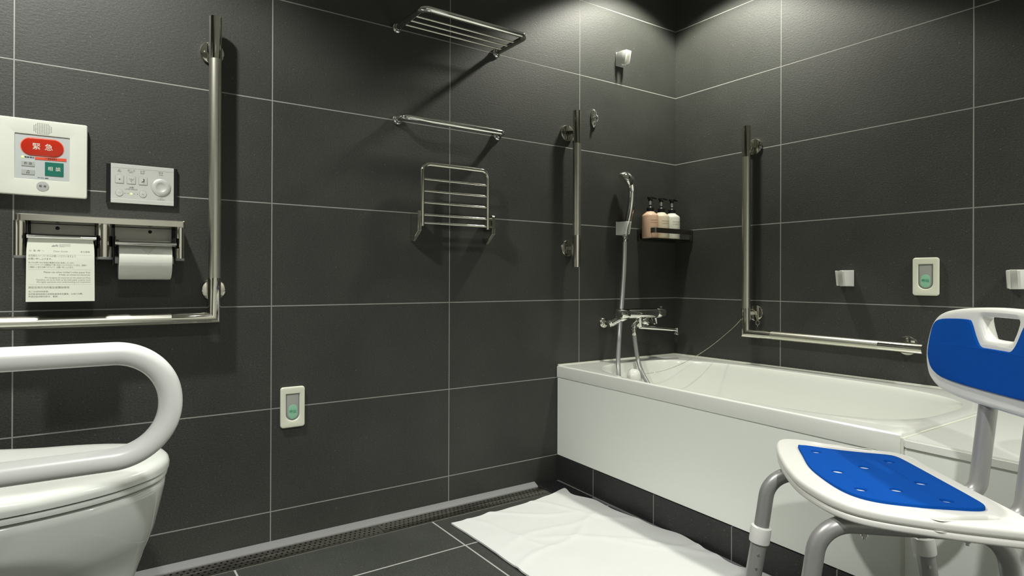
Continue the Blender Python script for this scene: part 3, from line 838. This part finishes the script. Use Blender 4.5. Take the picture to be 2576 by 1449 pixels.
fin('level_light', pl([circle(.0019, 16, -2.1345, .9978)], .0008, .0002, FYp - .0006), M['led'], r, 40, 'lit green level light')
fin('dial_gap', pl([circle(.0231, 40, -2.0660, 1.0198)], .0003, 0, FYp - .0001), M['ink_grey'], r, 20)
bm = NB(); lathe(bm, [(.0225, 0), (.0225, .0016), (.0215, .0025), (.0155, .0036), (.0125, .0037), (.0112, .0030), (.006, .0016), (0, .0013)], axis_m((-2.0660, FYp, 1.0198), (0, -1, 0)), 48)
fin('flush_dial', bm, M['silver'], r, 45, 'round flush dial with hollow centre')
bm = NB()
for s, x, z, sz in (('止', -2.1616, 1.0573, .0062), ('おしり', -2.1346, 1.0573, .0060), ('ビデ', -2.1092, 1.0573, .0060), ('流す', -2.0668, 1.0575, .0060), ('水勢', -2.1344, 1.0137, .0052),
                    ('STOP', -2.1612, 1.0529, .0036), ('SPRAY', -2.1346, 1.0524, .0036), ('BIDET', -2.1091, 1.0524, .0036), ('FLUSH', -2.0666, 1.0520, .0036), ('WATER PRESSURE', -2.1350, 1.0090, .0036), ('TOTO', -2.0661, .9914, .0030), ('WASHLET', -2.0660, .9874, .0040)):
    text(bm, s, x, z, sz, 'CENTER', .0001)
xf(bm, P2(FYp - .0002)); fin('lettering', bm, M['ink_grey'], r, 0)
bm = NB()
for cx, cz in ((-2.1611, 1.0478), (-2.1346, 1.0478), (-2.1085, 1.0478), (-2.0660, 1.0480), (-2.1640, 1.0105), (-2.1060, 1.0105)):
    for i in range(5):
        for j in range(2):
            if (i * 7 + j * 3 + int(abs(cx) * 1000)) % 3:
                bmesh.ops.create_icosphere(bm, subdivisions=1, radius=.0005, matrix=Matrix.Translation((cx + (i - 2) * .0024, FYp - .0001, cz + (j - .5) * .0022)))
fin('braille_dots', bm, M['white_plastic'], r, 60)

# ------------------------------------------------------------------ double paper holder, roll, note
r = root('paper_holder', 'double stainless toilet paper holder with a flat top shelf', 'paper holder', (-2.192, 0, .87))
bm = NB()
outl = rrect(.350, .116, .012, 6, -2.1915, -.0585)
loft(bm, [[(x, y, .9095) for x, y in outl], [(x, y, .9100) for x, y in outl], [(x, y, .9228) for x, y in outl],
          [(-2.1915 + (x + 2.1915) * .992, -.0585 + (y + .0585) * .975, .9245) for x, y in outl]], True, True)
fin('top_shelf', bm, M['brushed'], r, 35)
for x, rad, nm in ((-2.3575, .0130, 1), (-2.1955, .0168, 1), (-2.0292, .0098, 1)):
    bm = NB()
    cy = -.088
    lathe(bm, [(0, .8295), (rad, .8295), (rad, .9098), (0, .9098)], Matrix.Translation((x, cy, 0)), 36)
    p_ = fin('front_post', bm, M['nickel'], r, 35)
    bm = NB(); lathe(bm, [(0, .8245), (rad * 1.03, .8245), (rad * 1.06, .8255), (rad * 1.06, .8305), (0, .8305)], Matrix.Translation((x, cy, 0)), 36)
    fin('end_cap', bm, M['sealant'], p_, 35, 'grey end cap')
bm = NB(); box(bm, (-2.3715, -.0035, .834), (-2.0125, -.0005, .9095), .0006); fin('back_plate', bm, M['black'], r, 20)
for x0, x1 in ((-2.342, -2.214), (-2.171, -2.043)):
    cx = (x0 + x1) / 2
    b_ = fin('spring_plate', xf(plate([[(x0, .870), (x1, .870), (x1, .9085), (x0, .9085)], circle(.0045, 18, cx - .012 if x0 < -2.3 else cx + .014, .8998)], .0015), on_left(0, -.030, 0)), M['plate_steel'], r, 20)
    bm = NB(); 
    for xx in (x0 - .0015, x1 + .0015): box(bm, (xx - .0012, -.108, .856), (xx + .0012, -.020, .882), .0004)
    for xx in (x0 - .004, x1 + .004): box(bm, (xx - .0025, -.05, .812), (xx + .0025, -.004, .905), .0008)
    fin('side_arm', bm, M['black'], r, 20)
    bm = NB(); zf = .8735 if x0 < -2.3 else .8650
    fl = [(-.030, zf + .0115), (-.095, zf + .0050), (-.110, zf + .0030), (-.110, zf + .0005), (-.094, zf + .0030), (-.030, zf + .0095)]
    loft(bm, [[(x0 - .001, y, z) for y, z in fl], [(x1 + .001, y, z) for y, z in fl]], True, True)
    f_ = fin('cutter_flap', bm, M['black'], r, 40)
    bm = NB(); tube(bm, [(x0 - .0025, -.1135, zf), (x1 + .0025, -.1135, zf)], .0044, 20); fin('cutter_bar', bm, M['chrome'], f_, 50)
    bm = NB()
    for k in range(60):
        xa = x0 + (x1 - x0) * k / 60; xb = x0 + (x1 - x0) * (k + 1) / 60
        bm.faces.new([bm.verts.new((xa, -.1140, zf - .0040)), bm.verts.new((xb, -.1140, zf - .0040)), bm.verts.new(((xa + xb) / 2, -.1142, zf - .0060))])
    fin('cutting_teeth', bm, M['satin'], f_, 0)
bm = NB(); tube(bm, [(-2.172, -.060, .826), (-2.042, -.060, .826)], .010, 18); fin('roll_spindle', bm, M['grey_key'], r, 40)
r = root('toilet_paper_roll', 'white embossed toilet paper roll in the right half of the holder', 'toilet paper', (-2.1065, -.060, .826))
bm = NB(); RR = .0495
lathe(bm, [(.0185, 0), (RR - .001, 0), (RR, .001), (RR, .1145), (RR - .001, .1155), (.0185, .1155)], axis_m((-2.1643, -.060, .826), (1, 0, 0)), 64)
bm.faces.ensure_lookup_table()
bmesh.ops.delete(bm, geom=[f for f in bm.faces if len(f.verts) > 8], context='FACES')
me_core = [[(-2.1643, -.060 + .0185 * cos(2 * pi * k / 64), .826 + .0185 * sin(2 * pi * k / 64)) for k in range(64)], [(-2.0488, -.060 + .0185 * cos(2 * pi * k / 64), .826 + .0185 * sin(2 * pi * k / 64)) for k in range(64)]]
fin('paper', bm, M['tissue'], r, 40)
bm = NB(); loft(bm, me_core); fin('core_tube', bm, M['tissue_fold'], r, 60)
bm = NB()
# pointed fold of the first sheet lying on the roll
rows = 10; g = []
for i in range(rows + 1):
    t = i / rows; a = radians(60 - 44 * t); hw = .031 * (1 - t) ** .85 + .0002
    g.append([(-2.1035 + hw * s, -.060 - (RR + .0010 + .0010 * (1 - abs(s))) * cos(a), .826 + (RR + .0010 + .0010 * (1 - abs(s))) * sin(a)) for s in (-1, -.85, 0, .85, 1)])
loft(bm, g, close=False)
fin('folded_tip', bm, M['tissue_fold'], r, 60)
r = root('paper_note', 'printed paper notice hanging from the left half of the paper holder', 'notice', (-2.28, -.115, .80))
bm = NB(); NXn, NZn = 12, 24
def note_pt(s, t):
    z = .8735 - t * .1480; x = -2.3445 + .1290 * s
    bow = .0022 * sin(pi * s) * t
    y = -.1120 - .0030 * min(1, t * 3) - bow
    if t < .25:
        x += (.5 - s) * .0035 * (1 - t / .25) ** 2 * 2
    return V((x - (.0009 * t if s < .5 else -.0012 * t), y, z))
gv = [[bm.verts.new(note_pt(i / NXn, j / NZn)) for i in range(NXn + 1)] for j in range(NZn + 1)]
for j in range(NZn):
    for i in range(NXn): bm.faces.new((gv[j][i], gv[j][i + 1], gv[j + 1][i + 1], gv[j + 1][i]))
ex = bmesh.ops.extrude_face_region(bm, geom=bm.faces[:])
for v in [g_ for g_ in ex['geom'] if isinstance(g_, bmesh.types.BMVert)]: v.co.y += .0003
fin('sheet', bm, M['paper'], r, 60)
def on_note(bm):
    for v in bm.verts:
        s = (v.co.x + 2.3445) / .1290; t = (.8735 - v.co.y) / .1480
        y = note_pt(min(max(s, 0), 1), t).y - .00006 - abs(v.co.z)
        v.co = V((v.co.x, y, v.co.y))
    return bm
bm = NB()
for s, a, b, z, sz in (('反対側のペーパーからお使いくださいますよう', -2.3409, -2.2523, .8293, .0052), ('お願い申し上げます。', -2.3409, -2.2970, .8226, .0052),
                       ('私どもは限りある地球の資源を大切に利用しています。', -2.3408, -2.2545, .8140, .0042), ('トイレットペーパーを最後まで使い切ることもそのひとつと捉え、皆様の', -2.3408, -2.2305, .8089, .0042), ('ご理解とご協力を賜りますよう、お願い申し上げます。', -2.3408, -2.2560, .8037, .0042),
                       ("Please use other holder's toilet paper first.", -2.3125, -2.2228, .7926, .0056), ('It help us conserve resources.', -2.2838, -2.2228, .7869, .0056),
                       ('We recognize all resources on this planet are finite.', -2.3110, -2.2228, .7800, .0047), ('Therefore, we try to finish up the toilet paper at guest room.', -2.3270, -2.2222, .7750, .0047), ('We highly appreciate your understanding and cooperation.', -2.3260, -2.2222, .7701, .0047),
                       ('請從反側方向的衛生紙開始使用', -2.3406, -2.2645, .7574, .0055), ('為了珍惜地球資源，', -2.3405, -2.3030, .7482, .0042), ('我們希望每捲衛生紙都能被使用到最後，以減少消費。', -2.3405, -2.2375, .7424, .0042), ('希望您能諒解及配合，謝謝。', -2.3405, -2.2850, .7368, .0042)):
    text_fit(bm, s, a, b, z, sz, 'L', .00001)
for z in (.8330, .7985, .7645):
    for k in range(24): box(bm, (-2.3412 + .1195 * k / 24, z - .0001, -.00003), (-2.3412 + .1195 * (k + 1) / 24, z + .0001, .00003))
fin('lettering', on_note(bm), M['ink_grey'], r, 0)
bm = NB()
text_fit(bm, 'お 客 様 へ', -2.3398, -2.3115, .8410, .0046, 'L', .00001); text_fit(bm, 'Dear Guest', -2.2940, -2.2675, .8408, .0056, 'L', .00001); text_fit(bm, '各位貴賓', -2.2430, -2.2245, .8405, .0046, 'L', .00001)
merge(bm, plate([[(-2.2990, .8515), (-2.2950, .8560), (-2.2918, .8542), (-2.2892, .8572), (-2.2855, .8540), (-2.2868, .8512), (-2.2900, .8528), (-2.2935, .8510)]], .0001))
for z in (.8570, .8550, .8530, .8515): box(bm, (-2.2838, z - .0003, -.00005), (-2.2620 if z > .8525 else -2.273, z + .0003, .00005))
fin('pale_lettering', on_note(bm), M['ink_pale'], r, 0)

# ------------------------------------------------------------------ bath mat
r = root('bath_mat', 'white towelling bath mat lying on the floor in front of the bathtub', 'bath mat', (-1.0, -.5, 0))
NXm, NYm = 70, 90
edge_r = [(-.105, -.744), (-.175, -.770), (-.257, -.731), (-.387, -.749), (-.50, -.735), (-.59, -.722), (-.72, -.745), (-.826, -.755), (-.88, -.728), (-.935, -.735)]
edge_t = [(-1.255, -.152), (-1.10, -.149), (-.942, -.146), (-.84, -.130), (-.744, -.107)]
def interp(tab, k):
    for (a, b), (c, d) in zip(tab, tab[1:]):
        if min(a, c) <= k <= max(a, c): 
            u = (k - a) / (c - a); u = u * u * (3 - 2 * u); return b + (d - b) * u
    return tab[0][1] if abs(k - tab[0][0]) < abs(k - tab[-1][0]) else tab[-1][1]
def mat_pt(s, t):
    xt = -1.256 + s * .512; yt = interp(edge_t, xt)
    y = yt + (-.935 - yt) * t
    xr = interp(edge_r, min(y, -.105))
    xl = -1.256 + .0025 * sin(t * 9)
    x = xl + (xr - xl) * s
    w = .0
    for fr, am, ox in ((5, .0032, 0), (11, .0020, 3.3), (23, .0008, 7)):
        w += am * (noise.noise(V((x * fr + ox, y * fr * .8, ox)))) 
    # soft ridges of a few creases
    for (px, py, ang_, le, am, wd) in ((-1.05, -.20, -.5, .22, .0042, .010), (-.86, -.28, -1.0, .22, .0036, .011), (-1.10, -.46, .35, .25, .0040, .010), (-.90, -.55, -.75, .3, .0036, .012), (-1.15, -.30, -1.2, .18, .003, .010), (-.80, -.66, -.9, .2, .0042, .012), (-1.0, -.36, .1, .22, .003, .010)):
        dx, dy = x - px, y - py; u = dx * cos(ang_) + dy * sin(ang_); v_ = -dx * sin(ang_) + dy * cos(ang_) + .018 * sin(u * 16)
        w += am * math.exp(-(v_ / wd) ** 2) * math.exp(-(u / le) ** 4)
    lift = .006 * max(0, s - .9) / .1 * (.5 + .5 * sin(t * 21))
    return V((x, y, .0075 + max(w, -.0045) + lift))
bm = NB()
g = [[bm.verts.new(mat_pt(i / NXm, j / NYm)) for i in range(NXm + 1)] for j in range(NYm + 1)]
for j in range(NYm):
    for i in range(NXm): bm.faces.new((g[j][i], g[j + 1][i], g[j + 1][i + 1], g[j][i + 1]))
me = bpy.data.meshes.new('towelling'); bm.normal_update()
up = sum(f.normal.z for f in bm.faces)
if up < 0: bmesh.ops.reverse_faces(bm, faces=bm.faces[:])
bmesh.ops.solidify(bm, geom=bm.faces[:], thickness=.005)
for v in bm.verts: v.co.z = max(v.co.z, .0045 if v.co.x > -.80 and v.co.y > -.22 else .0012)
fin('towelling', bm, M['cloth'], r, 60)

# ------------------------------------------------------------------ shower chair
E_, N_ = V((-.667, -.746)), V((-.746, .667)); RC = V((-.8168, -1.254)); EC = .165; NC_ = .12
base2 = RC + E_ * EC + N_ * NC_
chair = root('shower_chair', 'white shower chair with blue padded seat and backrest on grey legs', 'shower chair', (base2.x, base2.y, 0), None, math.atan2(.746, .667), True)
def C(e, n, z): return V((EC - e, n - NC_, z))
ST = .428
outl = [(.024, .012), (.06, .011), (.13, .011), (.20, .011), (.28, .011), (.34, .012), (.378, .018), (.393, .036), (.390, .070), (.380, .120), (.368, .165), (.352, .215), (.332, .248), (.300, .269), (.255, .281), (.20, .287), (.13, .282), (.055, .270), (0.0, .258), (-.048, .243), (-.076, .225), (-.082, .200), (-.070, .165), (-.045, .115), (-.022, .062), (-.003, .026)]
outl = [(EC - e, n - NC_) for e, n in outl]
outl = cat_closed(outl, 4)
if sum(a[0] * b[1] - b[0] * a[1] for a, b in zip(outl, outl[1:] + outl[:1])) < 0: outl = outl[::-1]
def slot(cx, cy, ang_, ln, wd):
    pts = rrect(ln, wd, wd / 2 - .0002, 8); c_, s_ = cos(ang_), sin(ang_)
    return [(cx + x * c_ - y * s_, cy + x * s_ + y * c_) for x, y in pts]
def insetloop(lp, d):
    n = len(lp); out = []
    for i in range(n):
        a = V(lp[i - 1]); b = V(lp[i]); c = V(lp[(i + 1) % n])
        t = (c - a).normalized(); out.append((b.x - t.y * d, b.y + t.x * d))
    return out
hs = [slot(EC + .0275, .118 - NC_, math.atan2(.150, .053), .105, .015), slot(EC - .352, .105 - NC_, math.atan2(-.150, .030), .095, .014)]
# moulded seat: lipped rim, hand slots at both sides
bm = plate([outl] + hs, .0165, .0065, 4)
for v in bm.verts:
    v.co.z += ST
    # slight dish
    d = max(0, 1 - (v.co.x / .24) ** 2 - ((v.co.y - .02) / .15) ** 2)
    v.co.z -= .004 * d
seat = fin('seat', bm, M['chair_white'], chair, 45)
# lower half of the rim, set a hair apart to leave the moulding line
low = insetloop(outl, .0015); low2 = insetloop(outl, .020)
bm = plate([low, low2], .0125, .0045, 3); xf(bm, Matrix.Translation((0, 0, ST - .0160)))
fin('rim_skirt', bm, M['chair_white'], seat, 45)
bm = plate([insetloop(outl, .021)], .006); xf(bm, Matrix.Translation((0, 0, ST - .0185))); fin('under_panel', bm, M['chair_white'], seat, 45)
padl = [(-.005, .214), (.06, .228), (.136, .243), (.20, .245), (.255, .240), (.288, .228), (.308, .205), (.318, .165), (.322, .110), (.322, .068), (.310, .052), (.27, .047), (.168, .045), (.075, .046), (.045, .050), (.034, .062), (.026, .090), (.012, .140), (-.008, .190), (-.010, .206)]
padl = [(EC - e, n - NC_) for e, n in padl]
padl = cat_closed(padl, 4)
if sum(a[0] * b[1] - b[0] * a[1] for a, b in zip(padl, padl[1:] + padl[:1])) < 0: padl = padl[::-1]
hol = [circle(.0095, 18, EC - e, n - NC_) for e, n in ((.033, .193), (.123, .142), (.080, .078), (.205, .088), (.160, .203), (.258, .207), (.249, .148), (.293, .096))]
bm = plate([padl] + hol, .007, .0015, 2)
for v in bm.verts:
    d = max(0, 1 - (v.co.x / .24) ** 2 - ((v.co.y - .02) / .15) ** 2)
    v.co.z += ST + .0062 - .004 * d
fin('seat_pad', bm, M['blue'], chair, 40, 'blue foam seat pad with round holes')
TR_ = .0142
ZT = .3835
# two bent side frames, each: front leg, rail under the seat, rear leg
for e in (.035, .290):
    pts = fillet([C(e, .3138, .16), C(e, .2825, ZT), C(e, .012, ZT), C(e, -.019, .16)], .055, 10)
    bm = NB(); tube(bm, pts, TR_, 24)
    fr = fin('side_frame', bm, M['alu'], chair, 50)
    for sgn, (n1, n0) in ((1, (.3005, .336)), (-1, (-.006, -.042))):
        za = .255
        top = C(e, n1, za); d = (C(e, n0, .0) - top)
        bot = top + d
        leg = None
        bm = NB(); tube(bm, [top + V((0, 0, .0)), bot + V((0, 0, .03))], TR_ + .0012, 24)
        lg = fin('leg', bm, M['alu'], chair, 50)
        bm = NB(); lathe(bm, [(TR_ + .0015, -.018), (TR_ + .005, -.016), (TR_ + .0056, -.012), (TR_ + .0056, .012), (TR_ + .005, .016), (TR_ + .0012, .018)], axis_m(top - d.normalized() * .002, -d), 28)
        fin('locking_collar', bm, M['white_plastic'], lg, 45, 'white plastic collar')
        bm = NB()
        for kk in range(3):
            q = top + d * (.14 + .11 * kk) + V((-.9, .15, 0)).normalized() * (TR_ + .0007)
            lathe(bm, [(.0036, 0), (.0034, .0008), (0, .001)], axis_m(q, (-.9, .15, 0)), 12)
        fin('adjusting_button', bm, M['chrome'], lg, 45)
        bm = NB(); lathe(bm, [(.022, 0), (.0235, .004), (.021, .012), (.0185, .034), (TR_ + .001, .036)], axis_m((bot.x, bot.y, 0), (0, 0, 1)), 28)
        fin('rubber_foot', bm, M['sealant'], lg, 45)
bm = NB()
for n in (.235, .045): tube(bm, [C(.035, n, ZT + .004), C(.290, n, ZT + .004)], .0110, 18)
fin('cross_bar', bm, M['alu'], chair, 50)
for e in (.035, .290):
    for n in (.215, .065):
        bm = NB(); lathe(bm, [(.0055, 0), (.0055, .004), (.003, .0055), (.003, .009), (0, .009)], axis_m(C(e, n, ZT - TR_ + .001), (0, 0, -1)), 14)
        fin('mounting_bolt', bm, M['chrome'], chair, 40)
for e in (.130, .245):
    pts = fillet([C(e, .035, ZT + .004), C(e, -.043, ZT + .004), C(e, -.067, .60), C(e, -.070, .66)], .035, 10)
    bm = NB(); tube(bm, pts, .0142, 24); fin('back_post', bm, M['alu'], chair, 50)
# backrest: curved board with a grip hole and a blue pad notched round it
BC = .175                      # its centre along e
def back_place(bm, y_front):
    """plate x -> along the chair width, plate y -> up, plate z -> towards the sitter; curved in plan"""
    for v in bm.verts:
        x, z, d = v.co.x, v.co.y, v.co.z
        bow = .014 * (x / .21) ** 2
        lean = -.045 * (z - .57) 
        v.co = V((x + (EC - BC), y_front - NC_ + d + bow + lean, z))
    return bm
bo = [(.0, .5550), (.08, .5560), (.145, .5640), (.178, .5820), (.191, .6070), (.1945, .6350), (.190, .6670), (.179, .6960), (.158, .7150), (.12, .7250), (.06, .7310), (0, .733)]
bo = bo + [(-x, y) for x, y in bo[-2:0:-1]]
bo = cat_closed(bo, 4)
hole = cat_closed([(-.046, .7075), (-.043, .7145), (-.03, .7155), (.03, .7155), (.043, .7145), (.046, .7075), (.036, .684), (.026, .6765), (-.026, .6765), (-.036, .684)], 3)
def subdiv_plate(bm):
    for _ in range(2):
        es = [e for e in bm.edges if e.calc_length() > .03]
        if es: bmesh.ops.subdivide_edges(bm, edges=es, cuts=1)
    bmesh.ops.triangulate(bm, faces=bm.faces[:]); return bm
bm = subdiv_plate(plate([bo, hole], .026, .009, 4)); back_place(bm, -.044); fin('backrest', bm, M['chair_white'], chair, 50)
po = [(0, .5850), (.08, .5860), (.138, .5910), (.166, .6030), (.177, .6210), (.1800, .638), (.176, .667), (.168, .6920), (.153, .7030), (.122, .7070), (.078, .7080), (.067, .703), (.056, .682), (.047, .668), (.037, .6605), (.02, .6600), (0, .6600)]
po = po + [(-x, y) for x, y in po[-2:0:-1]]
po = cat_closed(po, 3)
bm = subdiv_plate(plate([po], .005, .0012, 2)); back_place(bm, -.0395); fin('back_pad', bm, M['blue'], chair, 50, 'blue foam back pad notched round the grip hole')

# ------------------------------------------------------------------ toilet
toilet = root('toilet', 'white ceramic toilet with closed lid at the left edge', 'toilet', (-2.5, -.44, 0))
TY = -.44
def toilet_ring(z, tip, hw, back, backw=None, n=48, pw=2.0):
    """plan outline: round nose at x = tip, straight sides to x = back"""
    out = []; L_ = .30; cx = tip - L_
    backw = backw if backw is not None else hw
    out.append((back, TY - backw, z))
    for k in range(n + 1):
        a = -pi / 2 + pi * k / n
        out.append((cx + L_ * abs(cos(a)) ** (2 / pw), TY + hw * (1 if sin(a) > 0 else -1) * abs(sin(a)) ** (2 / 2.2), z))
    out.append((back, TY + backw, z))
    return out
bm = NB()
BK = -2.86
rg = [toilet_ring(.0, -2.170, .115, BK, .10), toilet_ring(.10, -2.172, .114, BK, .10), toilet_ring(.17, -2.158, .110, BK, .10), toilet_ring(.215, -2.143, .113, BK, .105), toilet_ring(.250, -2.131, .128, BK, .11), toilet_ring(.275, -2.121, .150, BK, .11), toilet_ring(.300, -2.113, .165, BK, .12),
      toilet_ring(.340, -2.104, .174, BK, .13), toilet_ring(.372, -2.097, .177, BK, .135), toilet_ring(.384, -2.096, .178, BK, .136), toilet_ring(.389, -2.100, .174, BK, .135), toilet_ring(.390, -2.12, .16, BK, .13)]
loft(bm, rg, True, True)
fin('bowl', bm, M['ceramic'], toilet, 60)
bm = NB()
loft(bm, [toilet_ring(.3925, -2.100, .176, -2.56), toilet_ring(.3935, -2.0935, .181, -2.56), toilet_ring(.3995, -2.092, .182, -2.56), toilet_ring(.4035, -2.0935, .181, -2.56)], True, True)
fin('seat_ring', bm, M['lid'], toilet, 50)
bm = NB()
def lid_z(ring, bulge):
    out = []
    for x, y, z in ring:
        out.append((x, y, z))
    return out
loft(bm, [toilet_ring(.4050, -2.096, .178, -2.56), toilet_ring(.4065, -2.0895, .1845, -2.56), toilet_ring(.4150, -2.0885, .1855, -2.56), toilet_ring(.4230, -2.0905, .1835, -2.56), toilet_ring(.4285, -2.0960, .178, -2.56), toilet_ring(.4310, -2.108, .167, -2.56), toilet_ring(.4320, -2.13, .15, -2.56), toilet_ring(.4325, -2.19, .10, -2.56)], True, True)
for v in bm.verts:
    if v.co.x < -2.30 and v.co.z > .42: v.co.z += .03 * min(1, (-2.30 - v.co.x) / .25) ** 1.5
fin('lid', bm, M['lid'], toilet, 50)
bm = NB(); box(bm, (-2.90, TY - .19, .389), (-2.57, TY + .19, .505), .03, 4); fin('wash_unit', bm, M['lid'], toilet, 50)
bm = NB(); box(bm, (XR + .001, TY - .21, .0005), (-2.885, TY + .21, .95), .004, 2); o_ = fin('trim_5', bm, M['plaster'], None, 40); o_['kind'] = 'structure'
# fold-down arm rail beside it
r = root('arm_rail', 'white fold-down U-shaped arm rail beside the toilet', 'arm rail', (-2.86, -.80, .6))
RY = -.80; zt, zb = .6716, .5205
xr = -2.1245
bm = NB()
tube(bm, fillet([(-2.98, RY, zt), (xr, RY, zt), (xr, RY, zb), (-2.98, RY, zb)], (zt - zb) / 2 * .999, 20), .0165, 32)
fin('bent_tube', bm, M['white_tube'], r, 60)
bm = NB(); box(bm, (XR + .0005, RY - .045, zb - .06), (-2.975, RY + .045, zt + .06), .008, 3); fin('hinge_plate', bm, M['white_plastic'], r, 45)

# ------------------------------------------------------------------ shower curtain rail (above the frame; its shadow shows on the tiles)
r = root('curtain_rail', 'chrome shower curtain rail above the bathtub edge', 'curtain rail', (-.66, -1.5, 1.955))
bm = NB(); tube(bm, [(-.635, -.003, 1.965), (-.70, YF + .003, 1.965)], .0125, 20); fin('rail_tube', bm, M['chrome'], r, 60)
bm = NB(); lathe(bm, [(.03, 0), (.03, .006), (.02, .012), (0, .012)], axis_m((-.635, -.0005, 1.965), (0, -1, 0)), 28); fin('rail_flange', bm, M['chrome'], r, 45)

# ------------------------------------------------------------------ lights: recessed ceiling downlights
WARM = (1.0, .975, .83)
def downlight(x, y, watts, size=124, blend=.25, rad=.05, lab='', col=(1, 1, .9)):
    rt = root('downlight', lab, 'downlight', (x, y, CEIL - .001), 'recessed ceiling downlights')
    bm = NB(); lathe(bm, [(.036, 0), (.036, .0015), (.055, .003), (.058, .0015), (.058, 0)], axis_m((x, y, CEIL - .0005), (0, 0, -1)), 32); fin('trim_ring', bm, M['white_plastic'], rt, 45)
    bm = NB(); bmesh.ops.create_circle(bm, cap_ends=True, radius=.036, segments=32, matrix=Matrix.Translation((x, y, CEIL - .0012)) @ Matrix.Rotation(pi, 4, 'X')); fin('lamp_face', bm, M['lamp'], rt, 0)
    ld = bpy.data.lights.new('downlight_lamp', 'SPOT'); ld.energy = watts; ld.color = col; ld.spot_size = radians(size); ld.spot_blend = blend; ld.shadow_soft_size = rad
    lo = bpy.data.objects.new('downlight_lamp', ld); COL.objects.link(lo); lo.location = (x, y, CEIL - .02)
downlight(-.33, -.29, 64, 121, .22, .045, 'recessed downlight over the tap end of the bathtub', (1, .985, .86))
downlight(-2.48, -.62, 108, 130, .3, .045, 'recessed downlight over the toilet paper holder', (1, .995, .93))
downlight(-2.20, -2.20, 125, 130, .6, .045, 'recessed downlight in the entrance half of the room', (1, 1, .97))
downlight(-.40, -2.30, 90, 125, .5, .045, 'recessed downlight behind the shower chair', (1, .99, .93))
w = bpy.data.worlds.new('World'); SC.world = w; w.use_nodes = True
w.node_tree.nodes['Background'].inputs[0].default_value = (.9, .95, 1, 1); w.node_tree.nodes['Background'].inputs[1].default_value = .02

# ------------------------------------------------------------------ camera
cd = bpy.data.cameras.new('camera'); cam = bpy.data.objects.new('camera', cd); COL.objects.link(cam)
F_PX, YAW, PIT, ROL, PPX, PPY = 1520.8071, .9959, .0021, .0035, -84.6223, -24.8766
cd.sensor_fit = 'HORIZONTAL'; cd.sensor_width = 36; cd.lens = F_PX * 36 / 2576
cd.shift_x = -PPX / 2576; cd.shift_y = PPY / 2576
cd.clip_start = .02
fwd = V((cos(YAW) * cos(PIT), sin(YAW) * cos(PIT), sin(PIT))); right = V((sin(YAW), -cos(YAW), 0)); up = right.cross(fwd)
r2 = right * cos(ROL) + up * sin(ROL); u2 = -right * sin(ROL) + up * cos(ROL)
mw = Matrix((r2, u2, -fwd)).transposed().to_4x4(); mw.translation = V((-2.2304, -1.8092, .7797))
cam.matrix_world = mw
SC.camera = cam
SC.view_settings.view_transform = 'Standard'; SC.view_settings.look = 'None'; SC.view_settings.gamma = 1
SC.view_settings.use_curve_mapping = False
SC.view_settings.exposure = 0.0
